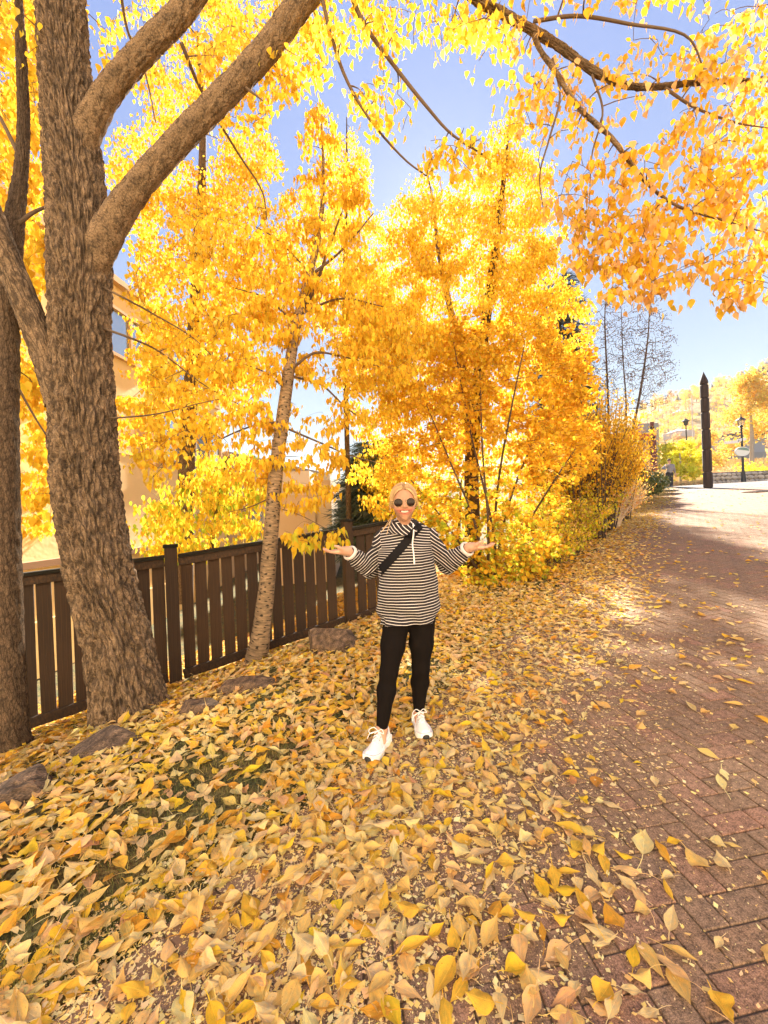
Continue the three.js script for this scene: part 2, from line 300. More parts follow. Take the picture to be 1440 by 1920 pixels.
// leaves along twigs as matrices with colours
function hangLeaves(twigs, r, per, o) {
  const { mix, size = [0.8, 1.2], tilt = 0.45, stalk = 0.03, from = 0.35, level = 0, tone = null, dense = null } = o, out = [], q = new THREE.Quaternion(), e = new THREE.Euler(), M = new THREE.Matrix4();
  for (const t of twigs) {
    const n = Math.max(2, Math.round(per * (0.6 + r() * 0.8) * Math.min(1.6, 0.5 + t.L)));
    for (let i = 0; i < n; i++) {
      const f = (from + (1 - from) * Math.pow(r(), 0.7)) * (t.pts.length - 1), k = Math.min(t.pts.length - 2, Math.floor(f)), p = t.pts[k].clone().lerp(t.pts[k + 1], f - k);
      p.add(V((r() - 0.5) * stalk * 2.6, -r() * stalk * 1.3, (r() - 0.5) * stalk * 2.6));
      const lv = r() < level ? 1 : 0;
      e.set(lv ? -1.25 + gauss(r) * 0.4 : gauss(r) * tilt, r() * 6.283, gauss(r) * tilt, 'YXZ'); q.setFromEuler(e);
      const s = lerp(size[0], size[1], r()), kind = pick(r, tone ? tone(p, r) : mix), c = jitter(r, YEL[kind]);
      out.push({ m: M.compose(p, q, V(s, s * (0.9 + r() * 0.25), s)).clone(), p, c, kind });
    }
  }
  return out;
}
// foliage under a tree: the nearest ones as single leaves, the rest as one mass
function foliage(root, leaves, geo, singles, name = 'leaf', mat = leafTint) {
  const off = root.position;
  let rest = leaves;
  if (singles) {
    const seen = leaves.filter((l) => inFrame(l.p, -4)).sort((a, b) => b.p.z - a.p.z).slice(0, singles), own = new Set(seen);
    rest = leaves.filter((l) => !own.has(l));
    seen.forEach((l, i) => { const m = part(name + (i ? '_' + String(i).padStart(3, '0') : ''), geo, matOf(l.kind), root); l.m.decompose(m.position, m.quaternion, m.scale); m.position.sub(off); });
  }
  const im = shade(new THREE.InstancedMesh(geo, mat, rest.length)), col = new THREE.Color(), T = new THREE.Matrix4().makeTranslation(-off.x, -off.y, -off.z), M = new THREE.Matrix4();
  rest.forEach((l, i) => { im.setMatrixAt(i, M.multiplyMatrices(T, l.m)); im.setColorAt(i, col.setRGB(...l.c)); });
  im.name = 'crown'; im.userData.kind = 'stuff'; root.add(im); return im;
}
// ---------------------------------------------------------------- bark
// plates of bark: distance between the two nearest cell centres on a grid that wraps round the trunk
const h2 = (i, j, k) => { const q = Math.sin(i * 127.1 + j * 311.7 + k * 74.7) * 43758.5453; return q - Math.floor(q); };
function plates(u, v, nu, nv, k) { // u wraps at 1, v wraps at 1 in textures
  const x = u * nu, y = v * nv, ix = Math.floor(x), iy = Math.floor(y); let a = 9, b = 9;
  for (let dj = -1; dj <= 1; dj++) for (let di = -1; di <= 1; di++) { const ci = ((ix + di) % nu + nu) % nu, cj = ((iy + dj) % nv + nv) % nv, dx = ix + di + 0.1 + 0.8 * h2(ci, cj, k) - x, dy = iy + dj + h2(ci, cj, k + 9) - y, d = dx * dx + dy * dy; if (d < a) { b = a; a = d; } else if (d < b) b = d; }
  return Math.sqrt(b) - Math.sqrt(a);
}
function barkTex(kind) {
  return tex(512, 512, (u, v) => {
    if (kind === 'cottonwood') { const w = 0.045 * wrap2(u, v, 10, 5, 3) + 0.015 * wrap2(u, v, 30, 16, 5), p = sst(plates(u + w, v + 0.03 * wrap2(u, v, 14, 9, 2), 20, 5, 1), 0.02, 0.36), q = sst(plates(u + w * 1.3 + 0.3, v + 0.02 * wrap2(u, v, 24, 9, 2), 46, 20, 4), 0.0, 0.45), f = wrap2(u, v, 130, 110, 4) * 0.34 + wrap2(u, v, 60, 40, 9) * 0.22, k = clamp(0.16 + 0.36 * p + 0.24 * p * q + f), d = 0.08 * wrap2(u, v, 5, 3, 8); return [0.30 + 0.44 * k + d, 0.245 + 0.39 * k + d * 0.9, 0.19 + 0.33 * k + d * 0.8]; }
    if (kind === 'limb') { const w = 0.03 * wrap2(u, v, 12, 12, 3), p = 1 - sst(plates(u + w, v + w + 0.02 * wrap2(u, v, 30, 30, 8), 12, 20, 1), 0.0, 0.34), f = wrap2(u, v, 120, 120, 4) * 0.24 + wrap2(u, v, 44, 44, 9) * 0.3, k = clamp(0.60 - 0.45 * p * clamp(0.6 + 1.3 * wrap2(u, v, 11, 11, 15)) + f + 0.25 * wrap2(u, v, 6, 6, 12)); return [0.30 + 0.46 * k, 0.25 + 0.41 * k, 0.19 + 0.35 * k]; }
    const band = wrap2(u, v, 3, 46, 2) + 0.5 * wrap2(u, v, 9, 110, 5), lent = clamp((wrap2(u, v, 7, 60, 11) - 0.34) * 6), f = 0.1 * wrap2(u, v, 100, 100, 7), k = 0.66 + 0.16 * band + f - 0.48 * lent; // smooth bark with dark lenticel bars
    return [k * 0.95, k * 0.83, k * 0.68];
  });
}
const barkMap = barkTex('cottonwood'), limbMap = barkTex('limb'), smoothMap = barkTex('smooth');
const cottonBark = std([0.55, 0.52, 0.48], { map: gr(barkMap, 1.1, 0.9), bumpMap: gr(barkMap, 1.1, 0.9), bumpScale: 0.012, roughness: 0.95 });
const limbBark = std([0.62, 0.56, 0.49], { map: gr(limbMap, 1.6, 1.6), bumpMap: gr(limbMap, 1.6, 1.6), bumpScale: 0.014, roughness: 0.95 });
const smoothBark = std([0.66, 0.60, 0.53], { map: gr(smoothMap, 1.6, 1), bumpMap: gr(smoothMap, 1.6, 1), bumpScale: 0.006, roughness: 0.85 });
const oldBark = std([0.42, 0.38, 0.34], { map: gr(barkMap, 3, 2.4), bumpMap: gr(barkMap, 3, 2.4), bumpScale: 0.012, roughness: 0.95 });
const twigMat = std([0.115, 0.075, 0.045], { roughness: 0.9 }), darkTwig = std([0.075, 0.05, 0.035], { roughness: 0.9 });
const furrow = (depth, k, fx = 1) => (s, a, r) => { const ca = Math.cos(a), sa = Math.sin(a), w = 0.030 * NZ.noise(ca * 2, s * 1.9, sa * 2 + k) + 0.022 * NZ.noise(ca * 6, s * 5, sa * 6 + k), nu = Math.max(6, Math.round(30 / fx)), u = a / 6.28319 + w, p = sst(plates(u, (s + 40) / 200 + 0.0003 * NZ.noise(ca * 7, s * 6, sa * 7), nu, 640 * fx, k), 0.02, 0.36), q = sst(plates(u * 1 + 0.2, (s + 40) / 200 + w * 0.02, nu * 2, 1700 * fx, k + 5), 0.0, 0.4); return depth * (p * 0.85 + q * 0.3 + 0.5 * NZ.noise(ca * 14, s * 14, sa * 14) + 0.3 * NZ.noise(ca * 30, s * 26, sa * 30) - 0.8) + r * 0.05 * NZ.noise(ca * 0.8, s * 0.9, sa * 0.8 + 3 + k); };
const pxPath = (list) => list.map(([x, y, D]) => at(x, y, D));

// ---------------------------------------------------------------- the big cottonwood by the fence
{
  const r = rng(11), base = at(246, 1352, 3.45), o = group('cottonwood_tree', base, 'massive tree with deeply furrowed grey-brown bark and forked limbs in front of the fence', 'tree');
  const trunk = [[250, 1400, 3.45], [246, 1352, 3.45], [238, 1300, 3.45], [219, 1200, 3.46], [194, 1100, 3.47], [175, 1000, 3.48], [161, 900, 3.49], [156, 780, 3.5], [151, 640, 3.5], [150, 500, 3.5], [140, 330, 3.52], [128, 200, 3.54], [119, 80, 3.56], [112, -80, 3.6], [100, -400, 3.7]];
  const tr = [0.42, 0.37, 0.315, 0.29, 0.288, 0.287, 0.286, 0.274, 0.258, 0.268, 0.245, 0.225, 0.21, 0.195, 0.12];
  tr.forEach((x, i) => { tr[i] = x * 0.84; });
  part('trunk', rel(tube(pxPath(trunk), tr, 260, 640, furrow(0.03, 2)), o), cottonBark, o);
  const sk = new Skeleton(); sk.line(pxPath(trunk).slice(5), tr.slice(5), 40);
  const limb = (list, rad0, f = 0.014, mat = limbBark, steps = 120, sides = 60, k = 1) => { const P = pxPath(list), radii = rad0.map((x) => x * 0.66); part('limb', rel(tube(P, radii, sides, steps, furrow(f, k, 2)), o), mat, o); sk.line(P, radii, Math.round(steps / 4)); };
  limb([[165, 520, 3.5], [200, 440, 3.46], [250, 362, 3.42], [330, 270, 3.36], [420, 178, 3.3], [500, 92, 3.26], [560, 12, 3.22], [660, -90, 3.18], [765, -105, 3.12], [880, -10, 3.16], [965, 38, 3.2], [1050, 88, 3.24], [1112, 133, 3.28], [1185, 162, 3.32], [1300, 156, 3.38], [1440, 148, 3.44], [1560, 130, 3.5]], [0.2, 0.19, 0.155, 0.145, 0.14, 0.137, 0.135, 0.1, 0.062, 0.05, 0.047, 0.044, 0.04, 0.033, 0.026, 0.02, 0.012], 0.011, limbBark, 260, 48, 3);
  limb([[140, 330, 3.52], [160, 255, 3.5], [205, 170, 3.46], [270, 95, 3.42], [335, 28, 3.38], [400, -60, 3.36], [520, -220, 3.4]], [0.2, 0.17, 0.145, 0.138, 0.132, 0.12, 0.08], 0.011, limbBark, 120, 48, 5);
  limb([[118, 760, 3.48], [92, 680, 3.42], [60, 600, 3.36], [22, 505, 3.3], [-12, 420, 3.24], [-70, 260, 3.2]], [0.19, 0.165, 0.145, 0.14, 0.135, 0.11], 0.013, cottonBark, 120, 48, 7);
  limb([[1000, 62, 3.22], [1012, 92, 3.2], [1042, 135, 3.16], [1088, 205, 3.12], [1140, 252, 3.1], [1180, 302, 3.1], [1216, 346, 3.1], [1268, 385, 3.12], [1352, 412, 3.15], [1450, 440, 3.2]], [0.03, 0.029, 0.027, 0.026, 0.025, 0.023, 0.02, 0.015, 0.01, 0.005], 0.004, limbBark, 90, 14, 9);
  for (const [l, w] of [ // long drooping boughs against the sky
    [[[598, -30, 3.18], [622, 70, 3.2], [650, 150, 3.24], [692, 222, 3.3], [760, 300, 3.4], [800, 330, 3.45]], 0.016],
    [[[640, -60, 3.16], [680, 40, 3.2], [735, 118, 3.25], [800, 200, 3.32], [845, 250, 3.38], [905, 290, 3.45]], 0.02],
    [[[340, 80, 3.38], [368, 150, 3.6], [400, 210, 3.8], [448, 290, 4.0], [492, 360, 4.2], [500, 410, 4.3]], 0.017],
    [[[225, -20, 3.4], [240, 60, 3.6], [270, 130, 3.8], [292, 230, 3.9]], 0.013],
    [[[1036, 110, 3.2], [1050, 180, 3.15], [1030, 260, 3.1], [1012, 330, 3.1], [1020, 400, 3.12]], 0.010],
    [[[1000, 40, 3.2], [1080, 30, 3.1], [1180, 45, 3.05], [1290, 70, 3.05], [1320, 130, 3.1]], 0.014],
    [[[1240, 160, 3.36], [1300, 200, 3.3], [1380, 230, 3.3], [1440, 240, 3.32]], 0.012],
    [[[1110, 140, 3.28], [1130, 210, 3.2], [1110, 290, 3.15], [1105, 380, 3.15]], 0.009],
    [[[175, 610, 3.5], [240, 632, 3.5], [300, 660, 3.9], [380, 720, 4.2], [470, 770, 4.5]], 0.011],
    [[[170, 785, 3.5], [240, 782, 3.5], [300, 775, 3.8], [380, 755, 4.1], [430, 745, 4.3]], 0.009],
    [[[175, 530, 3.5], [235, 560, 3.5], [290, 590, 3.8], [370, 640, 4.1], [440, 720, 4.4]], 0.010],
    [[[455, 160, 3.3], [475, 175, 3.25], [492, 188, 3.2]], 0.012]]) { const P = pxPath(l); part('bough', rel(tube(P, [w, w * 0.85, w * 0.6, w * 0.35], 8, 22), o), twigMat, o); sk.line(P, [w, w * 0.7, w * 0.3], 14); }
  const T = [];
  const B = (n, ...b) => T.push(...inBlob(r, b, Math.round(n * 1.05)));
  // overhead right
  B(34, 1010, 170, 3.2, 90, 130, 0.5); B(26, 1100, 330, 3.2, 90, 110, 0.4); B(54, 1260, 330, 3.2, 150, 90, 0.5); B(60, 1380, 270, 3.3, 130, 120, 0.5); B(64, 1300, 450, 3.2, 160, 90, 0.45); B(48, 1140, 450, 3.25, 90, 70, 0.4); B(36, 1420, 420, 3.25, 90, 110, 0.4); B(40, 1400, 100, 3.3, 110, 100, 0.5); B(22, 1220, 120, 3.3, 120, 70, 0.4); B(16, 1200, 540, 3.2, 90, 30, 0.3); B(16, 1400, 540, 3.2, 70, 30, 0.3);
  // overhead middle and left
  B(30, 930, 50, 3.3, 80, 70, 0.5); B(40, 800, 40, 3.4, 110, 60, 0.5); B(36, 640, 30, 3.4, 90, 60, 0.5); B(44, 460, 90, 3.8, 90, 80, 0.6); B(34, 560, 110, 3.7, 70, 60, 0.5); B(34, 260, 70, 4.2, 80, 90, 0.5); B(34, 450, 190, 4.0, 80, 50, 0.5); B(24, 720, 190, 3.5, 60, 70, 0.4); B(22, 860, 280, 3.5, 70, 50, 0.4);
  B(26, 60, 120, 4.2, 80, 120, 0.5);
  // the crown goes on above the frame
  B(70, 150, -260, 3.8, 260, 160, 0.9); B(70, 420, -200, 3.6, 200, 110, 0.8); B(70, 760, -190, 3.3, 220, 100, 0.8); B(60, 1150, -80, 3.4, 220, 90, 0.7); B(40, 1500, 100, 3.5, 110, 200, 0.6); B(40, 1540, 380, 3.3, 90, 120, 0.5); B(50, -60, -60, 3.6, 120, 150, 0.8);
  B(52, 330, 520, 4.3, 110, 100, 0.6); B(52, 330, 660, 4.3, 110, 90, 0.5); B(30, 430, 640, 4.5, 80, 70, 0.5); B(34, 300, 740, 4.2, 80, 60, 0.5); B(26, 400, 420, 4.3, 90, 60, 0.5); B(22, 410, 770, 4.3, 70, 50, 0.4); B(30, 290, 850, 4.2, 50, 60, 0.4); B(26, 350, 800, 4.3, 70, 50, 0.4); B(20, 460, 700, 4.5, 60, 50, 0.4);
  const { tubes, twigs } = growTwigs(sk, T, r, { thick: 0.011, tip: 0.0023, wob: 0.13, sag: 0.10 });
  part('twigs', rel(merge(tubes), o), twigMat, o, 'stuff');
  const warm = [['gold', 0.28], ['amber', 0.22], ['honey', 0.08], ['tan', 0.40], ['lemon', 0.02]], bright = [['gold', 0.45], ['lemon', 0.35], ['pale', 0.1], ['amber', 0.1]];
  const leaves = hangLeaves(twigs, r, 15, { mix: warm, size: [0.52, 0.9], tilt: 0.42, stalk: 0.075, from: 0.15, tone: (p) => (toPix(p)[0] > 960 ? warm : bright) });
  foliage(o, leaves, leafGeo(0.088, 0.062, 0.25, 0.18, DELTA), 300);
}
// ---------------------------------------------------------------- old trunk at the left edge
{
  const r = rng(21), base = at(15, 1385, 3.3), o = group('old_tree', base, 'dark old trunk with peeling bark at the left edge, left of the massive furrowed tree', 'tree');
  const trunk = [[28, 1420, 3.3], [22, 1380, 3.3], [12, 1200, 3.3], [8, 1000, 3.32], [6, 800, 3.36], [8, 640, 3.4], [14, 520, 3.44], [24, 430, 3.5], [38, 330, 3.6], [44, 240, 3.7], [40, 100, 3.8], [30, -100, 3.9]], tr = [0.13, 0.115, 0.11, 0.108, 0.105, 0.1, 0.09, 0.075, 0.05, 0.045, 0.04, 0.02];
  part('trunk', rel(tube(pxPath(trunk), tr, 60, 220, furrow(0.011, 12, 2)), o), oldBark, o);
  const sk = new Skeleton(); sk.line(pxPath(trunk).slice(4), tr.slice(4), 30);
  for (const [l, w] of [[[[24, 430, 3.5], [60, 400, 3.5], [110, 380, 3.7]], 0.02], [[[30, 720, 3.4], [70, 790, 3.5], [110, 850, 3.6]], 0.01], [[[40, 300, 3.65], [0, 220, 3.7], [-40, 150, 3.7]], 0.02]]) { const P = pxPath(l); part('limb', rel(tube(P, [w, w * 0.5], 8, 12), o), twigMat, o); sk.line(P, [w, w * 0.4], 8); }
  const T = []; for (const [n, ...b] of [[70, 30, 90, 5.0, 110, 130, 1.2], [60, 40, 300, 5.0, 110, 110, 1.0], [40, 60, 480, 4.6, 70, 80, 0.7], [36, 70, 740, 4.6, 60, 110, 0.5], [30, 60, 920, 4.5, 60, 90, 0.4]]) T.push(...inBlob(r, b, n));
  const { tubes, twigs } = growTwigs(sk, T, r, { thick: 0.008, wob: 0.1 });
  part('twigs', rel(merge(tubes), o), twigMat, o, 'stuff');
  foliage(o, hangLeaves(twigs, r, 16, { mix: [['gold', 0.45], ['lemon', 0.35], ['amber', 0.2]], stalk: 0.06 }), leafGeo(0.085, 0.058, 0.25, 0.15, OVATE), 0);
}
// ---------------------------------------------------------------- slender tree in front of the fence
{
  const r = rng(31), base = at(482, 1246, 4.6), o = group('young_poplar', base, 'slender leaning tree with pale smooth bark and dark bars, between fence and viewer', 'tree');
  const trunk = [[474, 1275, 4.6], [480, 1246, 4.6], [490, 1180, 4.6], [500, 1100, 4.6], [508, 1000, 4.6], [516, 900, 4.62], [528, 800, 4.65], [544, 680, 4.7], [558, 600, 4.75], [578, 520, 4.8], [600, 430, 4.9], [606, 330, 4.95], [602, 200, 5.0]], tr = [0.185, 0.15, 0.118, 0.102, 0.095, 0.092, 0.086, 0.074, 0.062, 0.052, 0.038, 0.024, 0.006].map((x) => x * 0.86);
  part('trunk', rel(tube(pxPath(trunk), tr, 36, 200, (s, a, R, u) => (u < 0.16 ? furrow(0.022, 15, 3)(s, a, R) * sst(0.16 - u, 0, 0.1) : 0) + R * 0.06 * noise(Math.cos(a) * 1.2, s * 3, Math.sin(a) * 1.2)), o), smoothBark, o);
  const sk = new Skeleton(); sk.line(pxPath(trunk).slice(4), tr.slice(4), 40);
  const limbs = [
    [[[548, 690, 4.7], [590, 662, 4.8], [640, 668, 5.0], [720, 690, 5.2]], 0.018], [[[540, 705, 4.7], [600, 720, 4.9], [650, 765, 5.0], [700, 800, 5.1]], 0.016], [[[530, 790, 4.65], [470, 800, 4.6], [400, 830, 4.7], [360, 850, 4.8]], 0.013], [[[530, 800, 4.65], [600, 830, 4.7], [660, 855, 4.8], [720, 870, 4.9]], 0.013],
    [[[560, 590, 4.75], [640, 560, 5.0], [720, 575, 5.2]], 0.018], [[[556, 610, 4.75], [500, 560, 4.6], [440, 540, 4.6]], 0.014], [[[578, 520, 4.8], [640, 470, 5.0], [700, 400, 5.3]], 0.018], [[[580, 510, 4.8], [520, 450, 4.8], [470, 420, 4.9]], 0.013], [[[562, 590, 4.8], [590, 540, 4.9], [615, 470, 5.0], [640, 400, 5.0]], 0.03], [[[545, 740, 4.7], [500, 700, 4.5], [450, 680, 4.5]], 0.012],
    [[[512, 950, 4.6], [560, 965, 4.4], [600, 985, 4.3], [640, 1010, 4.25]], 0.006], [[[514, 930, 4.6], [470, 950, 4.7], [430, 960, 4.8]], 0.008]];
  for (const [l, w] of limbs) { const P = pxPath(l); part('limb', rel(tube(P, [w, w * 0.7, w * 0.35], 8, 18), o), twigMat, o); sk.line(P, [w, w * 0.6, w * 0.25], 14); }
  const T = []; for (const [n, ...b] of [[40, 600, 260, 5.0, 40, 90, 0.4], [80, 610, 380, 5.0, 85, 90, 0.6], [90, 600, 480, 5.0, 120, 90, 0.8], [100, 600, 580, 5.0, 160, 80, 0.9], [70, 720, 620, 5.2, 90, 80, 0.7], [50, 640, 690, 5.0, 150, 50, 0.8], [34, 470, 640, 4.6, 80, 90, 0.5], [26, 640, 780, 4.9, 130, 40, 0.5], [30, 460, 790, 4.7, 110, 50, 0.4], [40, 560, 860, 4.6, 120, 50, 0.4], [20, 440, 880, 4.7, 80, 40, 0.3], [24, 580, 920, 4.5, 60, 30, 0.3], [60, 500, 520, 4.9, 90, 90, 0.7]]) T.push(...inBlob(r, b, n));
  const { tubes, twigs } = growTwigs(sk, T, r, { thick: 0.008, wob: 0.09 });
  const L0 = [...inBlob(r, [590, 1005, 4.22, 72, 30, 0.18], 24)], low = growTwigs(sk, L0, r, { thick: 0.004, wob: 0.05 });
  part('twigs', rel(merge([...tubes, ...low.tubes]), o), twigMat, o, 'stuff');
  const mix = [['gold', 0.5], ['lemon', 0.27], ['amber', 0.23]], lowMix = [['gold', 0.35], ['lemon', 0.3], ['olive', 0.25], ['amber', 0.1]];
  foliage(o, [...hangLeaves(twigs, r, 21, { mix, stalk: 0.06, size: [0.7, 1.1], from: 0.2 }), ...hangLeaves(low.twigs, r, 10, { mix: lowMix, stalk: 0.035, size: [0.9, 1.3], from: 0.2 })], leafGeo(0.086, 0.044, 0.25, 0.2, DELTA), 300);
}
// ---------------------------------------------------------------- tall tree with two stems behind the bush
{
  const r = rng(41), base = hit(886, 1010).setY(0); const D = 8.2; const b = at(884, 1050, D); const o = group('tall_poplar', b, 'tall golden tree with two thin stems rising behind the round-leaved bush', 'tree');
  const stems = [[[884, 1075, D], [886, 980, D], [884, 880, D], [890, 780, D], [904, 650, D], [922, 520, D + 0.1], [936, 410, D + 0.2], [948, 300, D + 0.3], [955, 225, D + 0.3]], [[884, 880, D], [876, 780, D - 0.1], [862, 660, D - 0.1], [840, 560, D - 0.1], [822, 470, D], [812, 380, D], [800, 320, D]]], rad = [[0.17, 0.15, 0.14, 0.125, 0.11, 0.09, 0.065, 0.035, 0.01], [0.09, 0.08, 0.07, 0.058, 0.042, 0.025, 0.008]];
  const sk = new Skeleton(); stems.forEach((s, i) => { const P = pxPath(s); part(i ? 'stem' : 'trunk', rel(tube(P, rad[i], 20, 80, (q, a, R) => R * 0.08 * noise(Math.cos(a) * 2, q * 4, Math.sin(a) * 2)), o), i ? twigMat : std([0.20, 0.145, 0.09], { map: barkMap, roughness: 0.9 }), o); sk.line(P, rad[i], 40); });
  const T = []; for (const [n, ...q] of [[36, 955, 265, D + 0.3, 45, 60, 0.6], [100, 945, 350, D + 0.2, 95, 80, 1.0], [150, 930, 450, D, 130, 90, 1.3], [130, 800, 420, D, 90, 110, 1.1], [180, 880, 570, D, 190, 100, 1.5], [150, 800, 660, D, 120, 110, 1.3], [150, 960, 680, D, 130, 100, 1.3], [110, 880, 790, D, 170, 80, 1.3], [70, 760, 800, D, 90, 90, 1.0], [40, 740, 900, D, 90, 70, 0.8], [40, 1060, 600, D, 60, 80, 0.8], [110, 740, 520, D, 90, 110, 1.0], [90, 700, 640, D, 80, 90, 0.9], [70, 1010, 520, D, 70, 90, 0.8], [60, 690, 740, D, 60, 80, 0.8], [70, 800, 700, D + 0.3, 80, 70, 0.9], [60, 760, 620, D + 0.3, 70, 70, 0.9]]) T.push(...inBlob(r, q, n));
  const { tubes, twigs } = growTwigs(sk, T, r, { thick: 0.012, tip: 0.0025, wob: 0.08, sag: -0.03, rise: 0.6 });
  part('twigs', rel(merge(tubes), o), twigMat, o, 'stuff');
  foliage(o, hangLeaves(twigs, r, 60, { mix: [['gold', 0.38], ['lemon', 0.46], ['pale', 0.1], ['amber', 0.06]], stalk: 0.13, size: [0.6, 0.98], from: 0.05 }), leafGeo(0.08, 0.055, 0.25, 0.1, OVATE), 0);
}
// ---------------------------------------------------------------- round-leaved bush
{
  const r = rng(51), b = hit(925, 1085), D = -b.z, o = group('round_leaved_bush', b, 'big amber bush with round leaves beside the woman at the edge of the path', 'bush');
  const sk = new Skeleton(), stems = []; const J = (px, py) => [px, py, D + (r() - 0.5) * 1.2];
  for (const l of [[[905, 1090, D], J(890, 980), J(850, 880), J(800, 760)], [[915, 1090, D], J(915, 980), J(905, 850), J(900, 700)], [[925, 1090, D], J(950, 960), J(990, 850), J(1040, 760)], [[935, 1090, D], J(985, 990), J(1040, 900), J(1080, 840)], [[920, 1088, D], J(935, 900), J(960, 760), J(985, 640)], [[912, 1090, D], J(870, 1030), J(820, 960), J(770, 900)], [[940, 1090, D], J(975, 1040), J(1010, 1000), J(1050, 960)], [[900, 1092, D], J(862, 1060), J(830, 1040)], [[930, 1090, D], J(925, 1000), J(880, 800), J(850, 640)]]) { const P = pxPath(l); stems.push(P); part('stem', rel(tube(P, [0.026, 0.02, 0.014, 0.006], 8, 24, (s, a, R) => R * 0.15 * noise(s * 9, a, 2)), o), darkTwig, o); sk.line(P, [0.026, 0.016, 0.006], 20); }
  const T = []; for (const [n, ...q] of [[90, 930, 620, D + 0.4, 120, 60, 0.7], [110, 1000, 720, D + 0.2, 100, 80, 0.8], [110, 860, 740, D + 0.2, 110, 80, 0.8], [120, 930, 830, D, 150, 70, 0.9], [90, 800, 860, D, 80, 80, 0.7], [90, 1030, 850, D, 70, 90, 0.8], [100, 880, 950, D - 0.1, 110, 60, 0.8], [80, 1000, 960, D, 80, 70, 0.8], [50, 880, 1040, D - 0.2, 60, 40, 0.6], [50, 970, 1050, D - 0.1, 70, 40, 0.6], [40, 760, 960, D, 60, 50, 0.5], [60, 1080, 680, D + 0.4, 50, 80, 0.5], [50, 1060, 780, D + 0.3, 60, 60, 0.6], [70, 900, 1010, D - 0.3, 90, 60, 0.5], [60, 1000, 1030, D - 0.2, 70, 50, 0.5], [50, 830, 1000, D - 0.2, 50, 60, 0.4], [40, 940, 1080, D - 0.3, 70, 20, 0.4], [130, 1070, 740, D + 1.2, 55, 90, 0.8], [90, 1090, 830, D + 1.6, 45, 60, 0.8]]) T.push(...inBlob(r, q, n));
  const { tubes, twigs } = growTwigs(sk, T, r, { thick: 0.010, tip: 0.002, wob: 0.10, sag: 0 });
  part('twigs', rel(merge(tubes), o), darkTwig, o, 'stuff');
  const up = [['gold', 0.45], ['amber', 0.38], ['honey', 0.09], ['lemon', 0.08]], lowm = [['gold', 0.2], ['olive', 0.34], ['honey', 0.36], ['green', 0.10]];
  foliage(o, hangLeaves(twigs, r, 17, { mix: up, tone: (p, q) => (toPix(p)[1] + (q() - 0.5) * 160 > 930 ? lowm : up), stalk: 0.07, size: [0.75, 1.25], level: 0.55, tilt: 0.6, from: 0.15 }), leafGeo(0.066, 0.062, 0.2, 0.1, ROUND), 300);
}
// ---------------------------------------------------------------- trees beyond the fence
function backTree(seed, label, trunk, radii, blobs, mix, o2 = {}) {
  const r = rng(seed), P = pxPath(trunk), o = group(o2.name ?? 'poplar_tree', P[0], label, o2.cat ?? 'tree');
  part('trunk', rel(tube(P, radii, 14, 40, (q, a, R) => R * 0.1 * noise(Math.cos(a) * 2, q * 3, Math.sin(a) * 2)), o), o2.bark ?? oldBark, o);
  const sk = new Skeleton(); sk.line(P, radii, 40);
  for (const [l, w] of o2.limbs ?? []) { const Q = pxPath(l); part('limb', rel(tube(Q, [w, w * 0.6, w * 0.3], 7, 16), o), twigMat, o); sk.line(Q, [w, w * 0.5, w * 0.25], 12); }
  const T = []; for (const [n, ...q] of blobs) T.push(...inBlob(r, q, n));
  const { tubes, twigs } = growTwigs(sk, T, r, { thick: 0.012, tip: 0.002, wob: 0.1, sag: o2.sag ?? 0.05 });
  part('twigs', rel(merge(tubes), o), twigMat, o, 'stuff');
  foliage(o, hangLeaves(twigs, r, o2.per ?? 36, { mix, stalk: 0.12, size: o2.size ?? [0.62, 1.0], from: 0.05, tone: o2.tone }), o2.leaf ?? leafGeo(0.085, 0.058, 0.25, 0.12, OVATE), 0);
  return o;
}
const yMix = [['gold', 0.45], ['lemon', 0.35], ['amber', 0.15], ['pale', 0.05]];
backTree(61, 'golden tree beyond the fence, right behind the massive furrowed trunk', [[345, 1130, 7.6], [350, 900, 7.6], [360, 700, 7.6], [372, 480, 7.7], [380, 250, 7.8], [370, 60, 7.9]], [0.16, 0.15, 0.13, 0.1, 0.06, 0.02],
  [[130, 330, 420, 7.6, 110, 110, 1.2], [150, 450, 400, 7.6, 110, 110, 1.2], [130, 350, 560, 7.4, 120, 100, 1.1], [110, 470, 560, 7.4, 100, 100, 1.0], [90, 330, 690, 7.2, 100, 80, 0.9], [60, 450, 700, 7.2, 70, 70, 0.8], [110, 280, 300, 7.8, 90, 110, 1.2], [80, 330, 160, 7.8, 80, 90, 1.0], [60, 440, 60, 7.8, 110, 70, 1.0], [50, 540, 60, 7.8, 60, 70, 0.8], [70, 470, 290, 7.8, 60, 60, 0.9], [40, 250, 780, 7.0, 50, 60, 0.6], [110, 350, -60, 7.8, 160, 100, 1.4]], yMix);
backTree(62, 'golden tree beyond the fence at the left edge, behind the old peeling trunk', [[70, 1130, 7.4], [66, 900, 7.4], [58, 700, 7.4], [50, 450, 7.4], [40, 150, 7.5]], [0.15, 0.14, 0.11, 0.08, 0.03],
  [[130, 40, 120, 7.4, 110, 150, 1.2], [120, 40, 330, 7.4, 90, 130, 1.0], [60, 60, 480, 7.2, 60, 60, 0.8], [80, 60, 680, 7.2, 60, 90, 0.8], [60, 70, 860, 7.2, 50, 80, 0.7], [40, 60, 960, 7.2, 50, 50, 0.6], [110, 0, -90, 7.4, 170, 120, 1.4], [80, -110, 250, 7.4, 100, 200, 1.2]], yMix);
